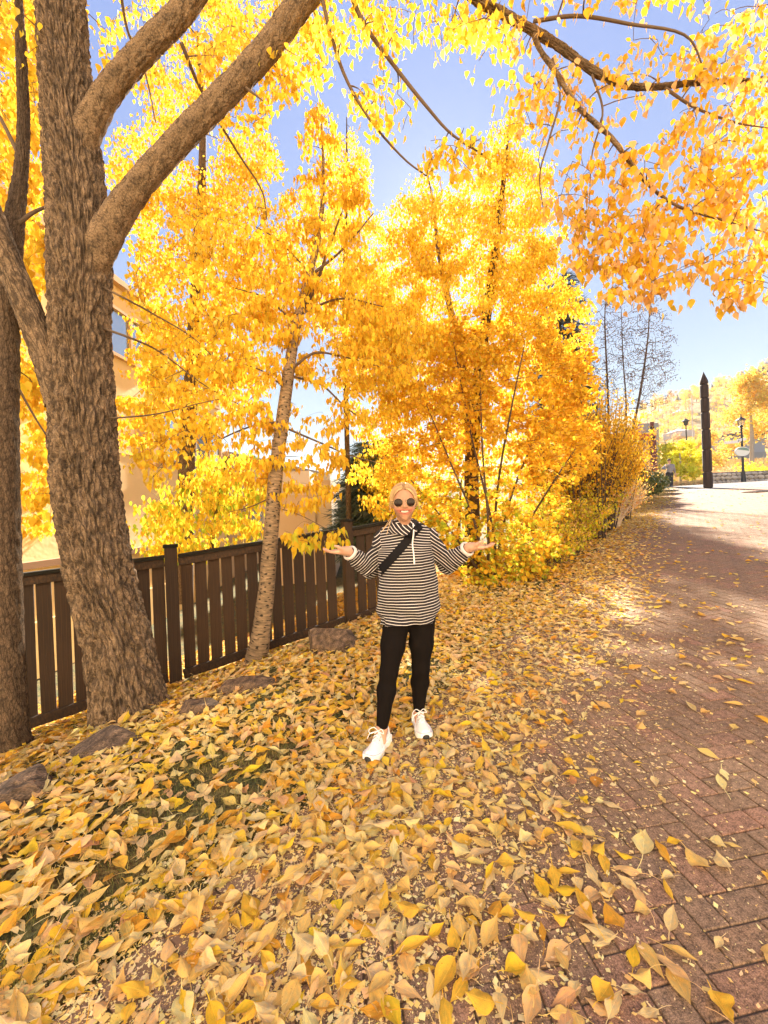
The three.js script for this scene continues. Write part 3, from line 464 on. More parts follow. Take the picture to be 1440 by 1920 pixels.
backTree(63, 'yellow tree far behind the fence, between the slender pale trunk and the tall two-stemmed tree', [[655, 1010, 10.5], [650, 800, 10.5], [645, 600, 10.5], [650, 350, 10.5], [650, 220, 10.5]], [0.075, 0.065, 0.055, 0.035, 0.012],
  [[80, 650, 320, 10.5, 50, 80, 1.0], [110, 655, 440, 10.5, 80, 90, 1.2], [150, 660, 560, 10.5, 90, 80, 1.2], [110, 700, 660, 10.5, 70, 50, 1.0], [60, 560, 420, 10.5, 50, 90, 1.0]], [['lemon', 0.5], ['gold', 0.4], ['pale', 0.1]]);
backTree(65, 'low golden undergrowth beyond the fence, filling the gap behind the amber bush', [[860, 1040, 10], [862, 960, 10], [865, 900, 10]].map((q) => q), [0.04, 0.03, 0.015],
  [[90, 780, 930, 9.6, 90, 60, 0.8], [110, 880, 920, 10, 100, 80, 0.9], [110, 990, 900, 10.6, 90, 90, 0.9], [70, 720, 870, 10.5, 60, 60, 0.8]], [['lemon', 0.4], ['gold', 0.4], ['olive', 0.2]], { name: 'tall_shrub', cat: 'shrub', per: 30 });
// yellow-green young tree just behind the fence
backTree(64, 'yellow-green young tree with drooping leaves just behind the left half of the fence', [[392, 1120, 5.7], [400, 1000, 5.7], [412, 920, 5.7], [425, 860, 5.7]], [0.03, 0.026, 0.018, 0.008],
  [[60, 350, 930, 5.6, 90, 50, 0.5], [60, 440, 930, 5.6, 70, 50, 0.5], [50, 400, 980, 5.5, 110, 40, 0.4], [40, 300, 970, 5.5, 50, 50, 0.4], [40, 400, 870, 5.7, 70, 40, 0.4], [30, 340, 1015, 5.4, 80, 25, 0.25], [24, 470, 880, 5.7, 40, 50, 0.3]],
  [['lemon', 0.5], ['olive', 0.22], ['gold', 0.18], ['green', 0.1]], { per: 16, size: [0.7, 1.1], sag: 0.12, name: 'young_tree', bark: darkTwig, leaf: leafGeo(0.095, 0.05, 0.25, 0.2, OVATE), limbs: [[[[400, 1000, 5.7], [440, 970, 5.7], [470, 940, 5.7]], 0.012], [[[405, 960, 5.7], [370, 930, 5.7], [340, 900, 5.7]], 0.012]] });

// ---------------------------------------------------------------- conifers
const needleGeo = (() => { const g = [], r = rng(3); for (let i = 0; i < 26; i++) { const a = r() * 6.283, t = 0.1 + r() * 0.9, l = 0.16 + r() * 0.12; const d = V(Math.cos(a) * 0.7, Math.sin(a) * 0.45 + 0.05, 0.75).normalize().multiplyScalar(l), s = V(0, 0, t * 0.5), w = V(Math.sin(a), -Math.cos(a), 0).multiplyScalar(0.012); g.push(...[s.clone().sub(w), s.clone().add(w), s.clone().add(d)]); } return buffer(g.flatMap((p) => [p.x, p.y, p.z]), [...g.keys()]); })();
function conifer(seed, label, foot, top, baseR, tiers, mix, name = 'spruce_tree') {
  const r = rng(seed), o = group(name, foot, label, 'conifer'), h = top.y - foot.y;
  part('trunk', tube([V(0, 0, 0), V(0, h * 0.5, 0), V(0, h, 0)], [0.14 * baseR / 1.5 + 0.05, 0.09, 0.015], 8), oldBark, o);
  const ms = [], q = new THREE.Quaternion(), M = new THREE.Matrix4(), br = [];
  for (let k = 0; k < tiers; k++) { const y = h * (0.08 + 0.9 * k / tiers), R = baseR * Math.pow(1 - k / tiers, 0.85) + 0.12, n = Math.round(6 + R * 5);
    for (let i = 0; i < n; i++) { const a = i / n * 6.283 + r() * 0.6 + k, L = R * (0.75 + r() * 0.4), d = V(Math.cos(a), -0.16 - r() * 0.12, Math.sin(a)); br.push(tube([V(0, y, 0), V(d.x * L, y + d.y * L * 0.6 + 0.05 * L, d.z * L)], [0.015, 0.004], 4, 0, null, false));
      const m = Math.max(2, Math.round(L / 0.11)); for (let j = 0; j < m; j++) { const f = (j + 0.6) / m; q.setFromUnitVectors(V(0, 0, 1), V(d.x + (r() - 0.5) * 1.1, d.y * 0.8 + (r() - 0.5) * 0.3, d.z + (r() - 0.5) * 1.1).normalize()); const s = (0.8 + r() * 0.6); ms.push([M.compose(V(d.x * L * f, y + d.y * L * f * 0.7, d.z * L * f), q, V(s, s, s)).clone(), jitter(r, mix, 0.3)]); } } }
  part('branches', merge(br), oldBark, o, 'stuff');
  const im = shade(new THREE.InstancedMesh(needleGeo, std([1, 1, 1], { side: THREE.DoubleSide, roughness: 0.8 }), ms.length)); ms.forEach(([m, c], i) => { im.setMatrixAt(i, m); im.setColorAt(i, new THREE.Color().setRGB(...c)); }); im.name = 'crown'; im.userData.kind = 'stuff'; o.add(im); return o;
}
{ const foot = at(708, 1030, 11.5), top = at(708, 815, 11.5); top.x = foot.x; conifer(71, 'blue-green spruce behind the fence beside the white low building', foot, top, 1.05, 24, [0.07, 0.10, 0.075]); }
{ const p = hit(1085, 905), D = 15, foot = at(1062, 930, D), top = at(1062, 505, D); top.x = foot.x; conifer(72, 'tall dark conifer standing behind the amber bush beside the bare tree', foot, top, 0.95, 34, [0.045, 0.055, 0.035], 'conifer_tree'); }

// ---------------------------------------------------------------- bare tree, dry shrubs and hedge along the path
const spot = (px, D) => [at(px, 930, D).x, D];
{
  const r = rng(81), K = 18, f = spot(1160, K), foot = onGround(f[0], K), o = group('bare_tree', foot, 'nearly leafless dark tree leaning over the hedge at the far left of the path', 'tree');
  const stems = [[[[1158, 945, K], [1168, 890, K], [1180, 830, K], [1194, 770, K], [1206, 700, K], [1215, 630, K], [1219, 555, K]], [0.10, 0.085, 0.07, 0.055, 0.045, 0.03, 0.012]], [[[1150, 945, K + 1], [1142, 800, K + 1], [1138, 700, K + 1], [1134, 600, K + 1], [1136, 550, K + 1]], [0.07, 0.055, 0.045, 0.03, 0.012]], [[[1172, 870, K], [1174, 760, K], [1168, 670, K], [1165, 580, K]], [0.045, 0.035, 0.025, 0.012]], [[[1150, 900, K + 1], [1120, 780, K + 1], [1105, 680, K + 1], [1100, 590, K + 1]], [0.05, 0.04, 0.03, 0.012]]];
  const sk = new Skeleton(); stems.forEach(([l, w], i) => { const P = pxPath(l); part(i ? 'stem' : 'trunk', rel(tube(P, w, 8, 30), o), darkTwig, o); sk.line(P.slice(2), w.slice(2), 30); });
  const T = []; for (const [n, ...q] of [[430, 1215, 650, K, 58, 95, 0.9], [430, 1135, 650, K + 0.5, 60, 95, 0.9], [90, 1200, 735, K, 64, 40, 0.8], [50, 1245, 700, K, 34, 45, 0.6], [60, 1130, 740, K, 50, 45, 0.6], [40, 1180, 560, K, 60, 30, 0.5]]) T.push(...inBlob(r, q, n));
  const { tubes, twigs } = growTwigs(sk, T, r, { thick: 0.030, tip: 0.010, wob: 0.08, sag: -0.04, sides: 3 });
  part('twigs', rel(merge(tubes), o), darkTwig, o, 'stuff');
  foliage(o, hangLeaves(twigs, r, 6, { mix: [['rust', 1]], stalk: 0.14, size: [0.3, 0.62], from: 0.1 }), leafGeo(0.12, 0.05, 0.2, 0.1, OVATE), 0, 'leaf', std([0.20, 0.17, 0.17], { side: THREE.DoubleSide }));
}
function lowShrub(seed, name, label, spots, o2) { // stems fanning out from the ground
  const r = rng(seed), c = spots[0], o = group(name, onGround(c[0], c[1]), label, o2.cat ?? 'shrub'), tubes = [], tw = [];
  for (const [x, D, R, h, n] of spots) for (let i = 0; i < n; i++) { const a = r() * 6.283, q = Math.sqrt(r()) * R * 0.45, b = onGround(x + Math.cos(a) * q, D + Math.sin(a) * q, -0.02), hh = h * (0.55 + r() * 0.5), out = R * (0.25 + r() * 0.75) , e = b.clone().add(V(Math.cos(a) * out, hh * (1 - 0.35 * out / R), Math.sin(a) * out)), m = b.clone().lerp(e, 0.5).add(V(0, hh * 0.15, 0)), pts = new THREE.QuadraticBezierCurve3(b, m, e).getPoints(6); tubes.push(tube(pts, pts.map((_, k) => lerp(o2.r ?? 0.006, 0.0015, k / 6)), 4, 0, null, false)); tw.push({ pts, L: b.distanceTo(e) }); }
  part('stems', rel(merge(tubes), o), o2.stem ?? darkTwig, o, 'stuff');
  foliage(o, hangLeaves(tw, r, o2.per, { mix: o2.mix, stalk: o2.stalk ?? 0.07, size: o2.size ?? [0.7, 1.2], level: 0.4, tilt: 0.7, from: 0.2 }), o2.leaf ?? leafGeo(0.06, 0.04, 0.2, 0.1, OVATE), 0, 'leaf', o2.mat ?? leafTint);
  return o;
}
YEL.pine = [0.07, 0.10, 0.025]; YEL.moss = [0.18, 0.17, 0.035]; const hedgeLeaf = std([1, 1, 1], { side: THREE.DoubleSide, roughness: 0.7 });
const straw = std([0.62, 0.48, 0.33], { roughness: 0.9 });
lowShrub(91, 'dry_shrub', 'pale dry shrub with straw-coloured bare stems beside the path in front of the hedge', [[...spot(1118, 11.8), 1.2, 1.7, 260], [...spot(1142, 13.4), 1.2, 1.7, 260], [...spot(1160, 15.5), 0.9, 1.4, 150]], { stem: straw, r: 0.012, per: 6, mix: [['tan', 0.6], ['pale', 0.2], ['rust', 0.2]] });
lowShrub(92, 'yellow_shrub', 'low yellow-green shrub at the path edge, right of the big amber bush', [[...spot(1040, 8.8), 1.0, 1.4, 150], [...spot(1070, 10.2), 1.1, 1.7, 150], [...spot(1010, 7.8), 0.8, 1.0, 100], [...spot(1085, 11.5), 1.0, 1.5, 110]], { per: 22, mix: [['olive', 0.42], ['lemon', 0.13], ['gold', 0.25], ['tan', 0.2]] });
lowShrub(93, 'hedge', 'dense dark green hedge beside the far path in front of the walking man', [[...spot(1168, 17), 1.4, 1.7, 200], [...spot(1190, 19.5), 1.2, 1.5, 180], [...spot(1206, 21.5), 1.0, 1.5, 150], [...spot(1222, 23.2), 0.7, 1.3, 110], [...spot(1150, 19), 1.6, 2.0, 140]], { cat: 'hedge', per: 60, mix: [['pine', 0.8], ['moss', 0.2]], stalk: 0.12, size: [1.0, 1.8], mat: hedgeLeaf });
lowShrub(94, 'thicket', 'reddish thicket of thin stems and sparse leaves behind the dry shrub under the bare tree', [[...spot(1100, 14.5), 1.7, 3.0, 170], [...spot(1130, 17), 1.9, 3.6, 170], [...spot(1160, 19), 1.7, 3.2, 150]], { per: 8, r: 0.016, mix: [['rust', 0.45], ['tan', 0.45], ['amber', 0.1]], size: [0.9, 1.5] });
lowShrub(95, 'young_maple', 'orange-leaved young tree at the end of the amber bush, in front of the bare tree', [[...spot(1085, 10.4), 1.3, 4.7, 110], [...spot(1110, 11.5), 1.3, 4.6, 100], [...spot(1142, 13), 1.2, 4.6, 90]], { cat: 'tree', per: 46, r: 0.02, mix: [['amber', 0.6], ['gold', 0.4]], size: [0.9, 1.4], stalk: 0.12 });
// ---------------------------------------------------------------- wooden fence
{
  const r = rng(101), o = group('wooden_fence', V(-2.212, -0.25, -4.65), 'dark brown plank fence with capped posts behind the trees and the woman', 'fence');
  const DX = 0.1287, DD = 0.0624, S = Math.hypot(DX, DD), along = V(DX, 0, -DD).normalize(), out = V(DD, 0, DX).normalize(), turn = Math.atan2(DD, DX);
  const wood = tex(256, 512, (u, v) => { const k = 0.62 + 0.20 * wrap2(u, v, 26, 3, 2) + 0.16 * wrap2(u, v, 70, 7, 5) + 0.12 * wrap2(u, v, 4, 4, 8); return [k, k * 0.98, k * 0.95]; });
  const tones = [[0.112, 0.052, 0.016], [0.098, 0.045, 0.014], [0.13, 0.060, 0.019], [0.084, 0.038, 0.012]].map((c) => std(c, { map: gr(wood, 3, 0.6), bumpMap: gr(wood, 3, 0.6), bumpScale: 0.003, roughness: 0.8 }));
  const moss = std([0.040, 0.032, 0.014], { map: gr(wood, 1, 3), bumpMap: grain, bumpScale: 0.006, roughness: 1 });
  const P = (n) => V(-2.212 + DX * n, 0, -(4.65 + DD * n));
  const foot = (n) => G(P(n).x, -P(n).z) + 0.03;
  const top = (n) => 1.115 + (n < 0 ? 0.0075 * n : 0.0135 * n);       // height of the cap rail, rising with the ground
  const place = (m, p, y) => { m.position.copy(p).setY(y).sub(o.position); m.rotation.y = turn; return m; };
  const NEAR = -15, FAR = 18, posts = [-14.9, -1.55, 13.15, 19.4];
  for (let n = NEAR; n <= FAR; n++) {
    if (posts.some((q) => Math.abs(q - n - 0.5) < 0.72)) continue;
    const a = P(n + 0.5), y0 = foot(n + 0.5) + 0.03 + r() * 0.02, y1 = top(n + 0.5) - 0.085, g = box(S - 0.021 + (r() - 0.5) * 0.006, y1 - y0, 0.019, 0, 0, 0, 0.003), m = place(part('plank', g, tones[Math.floor(r() * 4)], o), a.addScaledVector(out, 0.004 * (r() - 0.5)), (y0 + y1) / 2); m.rotation.z = (r() - 0.5) * 0.011; m.rotation.y += (r() - 0.5) * 0.04;
  }
  for (let k = 0; k < posts.length; k++) {
    const n = posts[k], p = P(n), y0 = foot(n) - 0.3, y1 = top(n) + 0.10;
    place(part('post', box(0.125, y1 - y0, 0.125, 0, 0, 0, 0.006), tones[1], o), p.clone().addScaledVector(out, 0.02), (y0 + y1) / 2);
    place(part('post_cap', box(0.15, 0.035, 0.15, 0, 0, 0, 0.006), moss, o), p.clone().addScaledVector(out, 0.02), y1 + 0.017);
    if (k + 1 < posts.length) {
      const A = P(n + 0.46), B = P(posts[k + 1] - 0.46), mid = A.clone().lerp(B, 0.5), L = A.distanceTo(B), slope = Math.atan2(top(posts[k + 1]) - top(n), L), gs = Math.atan2(foot(posts[k + 1]) - foot(n), L), ym = (top(n) + top(posts[k + 1])) / 2, fm = (foot(n) + foot(posts[k + 1])) / 2;
      const bar = (name, h, d, y, off, mat, tilt) => { const m = place(part(name, box(L, h, d, 0, 0, 0, 0.005), mat, o), mid.clone().addScaledVector(out, off), y); m.rotation.set(0, turn, tilt, 'YXZ'); };
      bar('cap_rail', 0.038, 0.125, ym, 0.02, moss, slope); bar('top_rail', 0.085, 0.04, ym - 0.065, 0.033, tones[0], slope); bar('bottom_rail', 0.10, 0.045, fm + 0.06, 0.036, tones[3], gs);
    }
  }
}
// ---------------------------------------------------------------- rocks along the slope
{
  const stone = tex(256, 256, (u, v) => { const k = 0.50 + 0.2 * wrap2(u, v, 9, 9, 3) + 0.22 * wrap2(u, v, 50, 50, 6); return [k, k * 0.90, k * 0.82]; });
  const mats = [[0.62, 0.50, 0.38], [0.52, 0.44, 0.37], [0.66, 0.53, 0.40]].map((c) => std(c, { map: stone, bumpMap: stone, bumpScale: 0.02, roughness: 0.95 }));
  const rock = (px, py, w, h, d, k, label, yaw) => {
    const p = hit(px, py), g = new THREE.IcosahedronGeometry(1, 24), q = g.attributes.position, v = V(), rr = rng(700 + k), planes = Array.from({ length: 13 }, () => [V(rr() - 0.5, rr() - 0.35, rr() - 0.5).normalize(), 0.62 + rr() * 0.3]);
    for (let i = 0; i < q.count; i++) { v.fromBufferAttribute(q, i); const n = 1 + 0.34 * noise(v.x * 1.3 + k * 3, v.y * 1.3, v.z * 1.3) + 0.13 * noise(v.x * 3.4, v.y * 3.4 + k, v.z * 3.4) + 0.05 * noise(v.x * 9, v.y * 9, v.z * 9 + k); v.multiplyScalar(n); for (const [pn, pd] of planes) { const e = v.dot(pn) - pd; if (e > 0) v.addScaledVector(pn, -e * 0.92); } q.setXYZ(i, v.x * w, v.y * h, v.z * d); }
    const u = g.attributes.uv; for (let i = 0; i < u.count; i++) u.setXY(i, (q.getX(i) + q.getZ(i) * 0.8) * 2.2, (q.getY(i) * 1.1 - q.getZ(i) * 0.6) * 2.2);
    g.computeVertexNormals(); g.rotateY(yaw); const m = solo('rock', g, mats[k % 3], label, 'rock'); m.position.set(p.x, p.y - h * 0.15, p.z); };
  rock(632, 1212, 0.36, 0.30, 0.26, 0, 'large brown rounded rock against the fence, left of the woman', 0.5);
  rock(205, 1398, 0.22, 0.17, 0.20, 1, 'grey rock at the foot of the massive trunk, half covered with leaves', 0.3);
  rock(462, 1288, 0.28, 0.12, 0.20, 2, 'flat rock half buried in leaves at the foot of the slender tree', 0.4);
  rock(375, 1332, 0.19, 0.10, 0.16, 3, 'small flat rock in the leaves to the right of the massive trunk', 0.2);
  rock(30, 1492, 0.22, 0.15, 0.18, 4, 'grey rock among the leaves at the left edge, below the old trunk', 0.3);
  rock(712, 1150, 0.13, 0.16, 0.14, 5, 'small dark rock beside the hoodie hem at the foot of the fence', 0.1);
}
// ---------------------------------------------------------------- buildings behind the fence
const stucco = (c) => std(c, { bumpMap: gr(grain, 2, 2), bumpScale: 0.004, roughness: 0.95 });
const glassMat = std([0.10, 0.13, 0.16], { roughness: 0.06, metalness: 0.0 }), paleGlass = std([0.45, 0.55, 0.66], { roughness: 0.05, metalness: 0.7 });
// a building in its own axes: x along the facade away from the viewer, y up, z out of the facade
function building(name, label, p, yaw, cat = 'building') { const g = group(name, p, label, cat); g.rotation.y = yaw; return g; }
function windowPart(o, x, y, w, h, panes, glass, frameMat, sill = true) {
  const f = [box(w + 0.12, 0.07, 0.10, 0, h / 2 + 0.03, 0), box(w + 0.12, 0.07, 0.10, 0, -h / 2 - 0.03, 0)]; for (let i = 0; i <= panes; i++) f.push(box(0.07, h - 0.01, 0.09, -w / 2 + w * i / panes, 0, 0));
  const m = part('window', merge(f), frameMat, o); m.position.set(x, y, 0.05);
  for (let i = 0; i < panes; i++) part('pane', box(w / panes - 0.08, h - 0.01, 0.015, -w / 2 + w * (i + 0.5) / panes, 0, -0.02), Array.isArray(glass) ? glass[i % glass.length] : glass, m);
  if (sill) part('sill', box(w + 0.3, 0.05, 0.16, 0, -h / 2 - 0.1, 0.06), std([0.10, 0.065, 0.045]), m);
}
{
  // tall yellow block: its long side runs away from the viewer
  const A = V(-6.2, 0, -5.0), B = V(-5.55, 0, -14.2), yaw = Math.atan2(-(B.z - A.z), B.x - A.x), L = A.distanceTo(B), o = building('apartment_building', 'tall yellow stucco building with timber window panels behind the fence at the left', V(A.x, -1.2, A.z), yaw);
  const yel = stucco([0.80, 0.62, 0.36]), trim = std([0.52, 0.33, 0.17]), siding = std([0.70, 0.45, 0.20], { bumpMap: gr(grain, 1, 1), bumpScale: 0.002 });
  part('wall', box(L, 8.1, 5, L / 2, 4.05, -2.5), yel, o);
  part('parapet', box(L + 0.2, 0.14, 5.3, L / 2, 8.17, -2.5), trim, o);
  part('ledge', box(L - 2, 0.12, 0.14, L / 2 - 1, 2.05, 0.07), std([0.25, 0.14, 0.07]), o);
  part('plinth', box(L - 2, 0.95, 0.10, L / 2 - 1, 0.6, 0.05), stucco([0.74, 0.50, 0.21]), o);
  for (let i = 0; i < 7; i++) part('siding_board', box(1.5, 0.155, 0.03, 4.3, 4.35 + i * 0.17, 0.015), siding, o);
  part('pilaster', box(0.34, 1.6, 0.08, 5.3, 4.9, 0.04), std([0.60, 0.33, 0.11]), o);
  windowPart(o, 7.3, 4.95, 3.2, 1.1, 4, [paleGlass, glassMat, glassMat, paleGlass], trim);
  windowPart(o, 7.6, 7.0, 2.6, 1.0, 3, paleGlass, trim, false);
  windowPart(o, 4.6, 7.0, 1.6, 1.0, 2, paleGlass, trim, false);
}
{
  const o = building('low_building', 'low beige building with pale walls and a strip of windows behind the slender tree', V(-5.55, -1.2, -14.4), Math.atan2(8.6, 2.1));
  const wall = stucco([0.60, 0.45, 0.31]);
  part('wall', box(8, 4.9, 4, 4, 2.45, -2), wall, o); part('roof', box(8.3, 0.16, 4.4, 4, 4.98, -2), std([0.34, 0.26, 0.20]), o);
  windowPart(o, 3.2, 2.6, 3.6, 0.7, 4, [paleGlass, glassMat], std([0.55, 0.42, 0.30]));
}
{
  const o = building('beige_annex', 'beige annex with plain upright wall blocks behind the fence, left of the spruce', at(520, 1080, 13).setY(-1.2), 0);
  const w1 = stucco([0.62, 0.46, 0.31]), w2 = stucco([0.56, 0.42, 0.29]), w3 = stucco([0.70, 0.60, 0.50]);
  const at2 = (px, w, h, d, z, m, n = 'wall') => { const x = at(px, 960, 13).x - o.position.x; part(n, box(w, h, d, x, h / 2, z), m, o); };
  at2(553, 0.95, 3.35, 1.4, -0.4, w1); at2(582, 0.22, 3.5, 1.0, -0.9, std([0.12, 0.09, 0.07]), 'doorway'); at2(592, 0.22, 3.6, 1.4, 0.05, w2, 'corner_pier'); at2(612, 0.5, 3.75, 1.6, -0.2, w1); at2(528, 1.3, 4.3, 1.2, -2.2, w3, 'upper_wall'); at2(602, 0.42, 4.15, 0.6, -1.2, std([0.42, 0.38, 0.34]), 'chimney');
}
{
  const o = building('white_building', 'low white building with a dark window behind the fence, left of the spruce', at(655, 1080, 17).setY(-1.2), -0.15);
  const white = stucco([0.74, 0.66, 0.60]); part('wall', box(2.6, 3.85, 3, 0.3, 1.925, -1.5), white, o); part('roof', box(3.4, 0.16, 3.6, 0.1, 3.93, -1.5), std([0.16, 0.14, 0.13]), o);
  windowPart(o, -0.1, 2.75, 0.75, 0.75, 1, glassMat, std([0.45, 0.42, 0.40])); part('porch', box(1.0, 2.5, 0.8, -0.8, 1.25, 0.4), stucco([0.40, 0.36, 0.33]), o);
}

{ // unseen lodge added behind the viewer as a reflector: it throws the sun back onto the shaded side of everything
  const o = building('added_bounce_lodge', 'added unseen cream lodge behind the viewer that bounces sunlight onto the foreground', V(24, -0.6, 10), 0);
  o.rotation.y = Math.PI;
  part('wall', box(48, 14, 8, 24, 7, -4), stucco([0.84, 0.70, 0.50]), o); part('roof', box(49.5, 0.3, 9.5, 24, 14.15, -4), std([0.2, 0.13, 0.09]), o); part('plinth', box(48, 1.0, 0.2, 24, 0.5, 0.1), stucco([0.62, 0.50, 0.38]), o);
  for (let f = 0; f < 4; f++) for (let i = 0; i < 9; i++) windowPart(o, 3 + i * 5.2, 2.6 + f * 3.3, 1.5, 1.2, 2, glassMat, std([0.42, 0.28, 0.18]));
}
// ---------------------------------------------------------------- far end of the path: poles, lamp, wall, shop, hillside
const poleWood = std([0.105, 0.062, 0.045], { map: gr(tex(128, 256, (u, v) => { const k = 0.7 + 0.25 * wrap2(u, v, 20, 3, 2); return [k, k, k]; }), 1, 1), bumpMap: grain, bumpScale: 0.01 });
{ // tall carved pole: pointed top, notches all the way down
  const p = hit(1328, 915), o = group('carved_pole', p, 'tall dark wooden pole with a pointed top and ring notches standing at the path end', 'pole'), h = at(1318, 703, -p.z).y - p.y, r = 0.235 * (-p.z) / 24;
  const segs = [[0, 0.142, 1.0], [0.144, 0.338, 0.98], [0.34, 0.518, 0.96], [0.52, 0.668, 0.94], [0.67, 0.793, 0.92], [0.795, 0.912, 0.90]];
  for (const [a, b, k] of segs) { const c = new THREE.LatheGeometry([[0, a], [0.80, a], [1, a + 0.010], [1, b - 0.010], [0.80, b], [0, b]].map(([x, y]) => new THREE.Vector2(x * r * k, y * h)), 8); part('block', c, poleWood, o); }
  part('neck', new THREE.CylinderGeometry(r * 0.64, r * 0.72, h * 0.9, 8).translate(0, h * 0.45, 0), poleWood, o);
  part('point', new THREE.LatheGeometry([[0, 0.914], [0.72, 0.914], [0.88, 0.924], [0.86, 0.945], [0, 1.03]].map(([x, y]) => new THREE.Vector2(x * r, y * h)), 8), poleWood, o);
}
{ // second, shorter reddish carved post in front of the shop
  const p = hit(1225, 905), D = 27, b = at(1226, 885, D), o = group('carved_post', b, 'reddish brown carved post in front of the grey shop wall', 'pole'), red = std([0.17, 0.055, 0.045]), h = at(1219, 790, D).y - b.y, w = 0.24;
  part('shaft', box(w * 1.3, h * 0.62, w * 1.3, 0, h * 0.31, 0, 0.03), red, o);
  for (let i = 0; i < 4; i++) part('carving', new THREE.CylinderGeometry(w * (0.66 - 0.05 * i), w * 0.5, h * 0.085, 8).translate(0, h * (0.665 + 0.092 * i), 0), i % 2 ? red : poleWood, o);
}
{ // lamp post with signs
  const p = at(1394, 898, 26), o = group('lamp_post', p, 'dark lamp post with a lantern, pale direction boards and a green-white oval sign', 'lamp post'), iron = std([0.045, 0.045, 0.05], { roughness: 0.5, metalness: 0.5 }), u = 26 / F;
  const h = at(1387, 800, 26).y - p.y;
  part('pole', merge([tube([V(0, -0.6, 0), V(0, h * 0.5, 0), V(0, h, 0)], [0.085, 0.065, 0.05], 10), new THREE.CylinderGeometry(0.11, 0.14, 0.7, 10).translate(0, 0.1, 0), new THREE.TorusGeometry(0.07, 0.025, 6, 12).rotateX(Math.PI / 2).translate(0, h - 0.15, 0)]), iron, o);
  const lan = part('lantern', merge([new THREE.CylinderGeometry(0.05, 0.14, 0.12, 6).translate(0, h + 0.04, 0), ...[0, 1, 2, 3, 4, 5].map((i) => { const a = i * Math.PI / 3; return tube([V(Math.cos(a) * 0.14, h + 0.08, Math.sin(a) * 0.14), V(Math.cos(a) * 0.21, h + 0.42, Math.sin(a) * 0.21)], [0.014, 0.014], 4); }), new THREE.ConeGeometry(0.29, 0.22, 6).translate(0, h + 0.53, 0), new THREE.CylinderGeometry(0.025, 0.04, 0.2, 6).translate(0, h + 0.7, 0)]), iron, o);
  part('lantern_glass', new THREE.CylinderGeometry(0.19, 0.125, 0.32, 6).translate(0, h + 0.25, 0), phys([0.9, 0.9, 0.88], { transmission: 0.8, roughness: 0.15 }), lan);
  const board = std([0.80, 0.77, 0.74]);
  const b1 = part('direction_board', box(0.95, 0.17, 0.05, -0.52, h * 0.72, 0.02, 0.01), board, o); b1.rotation.z = 0.06;
  const b2 = part('direction_board', box(0.55, 0.17, 0.05, 0.38, h * 0.74, 0.02, 0.01), board, o); b2.rotation.z = 0.16;
  const sh = new THREE.Shape(); sh.ellipse(0, 0, 0.46, 0.29, 0, Math.PI * 2, false); const og = new THREE.ExtrudeGeometry(sh, { depth: 0.05, bevelEnabled: true, bevelSize: 0.01, bevelThickness: 0.01, bevelSegments: 2, curveSegments: 28 });
  const oval = part('oval_sign', og, std([0.80, 0.80, 0.76]), o); oval.position.set(-0.12, h * 0.52, 0.09);
  const cap = new THREE.Shape(); cap.absellipse(0, 0, 0.43, 0.26, 0.1, Math.PI - 0.6, false); part('sign_panel', new THREE.ExtrudeGeometry(cap, { depth: 0.012, bevelEnabled: false, curveSegments: 24 }), std([0.22, 0.32, 0.26]), oval).position.z = 0.062;
}
{ // thin mast and second lantern far behind
  const b = at(1300, 830, 60), o = group('flag_mast', b, 'thin pale mast rising among the hillside trees left of the carved pole', 'mast'); part('mast', tube([V(0, -3, 0), V(0, at(1299, 742, 60).y - b.y, 0)], [0.09, 0.05], 6), std([0.6, 0.57, 0.55]), o);
  const c = at(1288, 845, 34), q = group('street_lamp', c, 'small dark street lamp half hidden behind the round yellow tree', 'street lamp'), iron = std([0.06, 0.06, 0.065]), h = at(1287, 797, 34).y - c.y;
  part('pole', tube([V(0, -2, 0), V(0, h, 0)], [0.06, 0.045], 8), iron, q); part('lamp_head', merge([new THREE.ConeGeometry(0.32, 0.25, 6).translate(0, h + 0.45, 0), new THREE.CylinderGeometry(0.2, 0.12, 0.35, 6).translate(0, h + 0.16, 0)]), iron, q);
}
{ // dry stone wall beyond the plaza, stone by stone
  const r = rng(131), o = group('stone_wall', at(1400, 903, 27.5), 'low pale wall of irregular stones beside the lamp post at the right edge', 'wall'), tones = [[0.62, 0.54, 0.46], [0.70, 0.62, 0.54], [0.52, 0.45, 0.39], [0.66, 0.56, 0.46]].map((c) => std(c, { bumpMap: grain, bumpScale: 0.02 }));
  const a = at(1330, 903, 27.5), b = at(1475, 897, 27.5), L = a.distanceTo(b), y0 = -0.45 - 0.3, Hh = 1.15;
  part('core', box(L, Hh + 0.3, 0.35, (a.x + b.x) / 2 - o.position.x, Hh / 2 - 0.6, -0.12), std([0.22, 0.18, 0.15]), o);
  const gs = [0, 1, 2, 3].map((k) => { const g = new THREE.DodecahedronGeometry(0.5, 1), q = g.attributes.position; for (let i = 0; i < q.count; i++) { const n = 1 + 0.3 * noise(q.getX(i) * 2 + k * 4, q.getY(i) * 2, q.getZ(i) * 2); q.setXYZ(i, q.getX(i) * n, q.getY(i) * n, q.getZ(i) * n * 0.6); } g.computeVertexNormals(); return g; });
  let y = -0.62; while (y < 0.5) { const h = 0.2 + r() * 0.1; let x = a.x - o.position.x; while (x < b.x - o.position.x) { const w = 0.24 + r() * 0.28; const m = part('stone', gs[Math.floor(r() * 4)], tones[Math.floor(r() * 4)], o); m.scale.set(w * 0.98, h * 1.02, 0.42); m.position.set(x + w / 2, y + h / 2, 0.02 + r() * 0.05); m.rotation.z = (r() - 0.5) * 0.5; x += w; } y += h; }
}
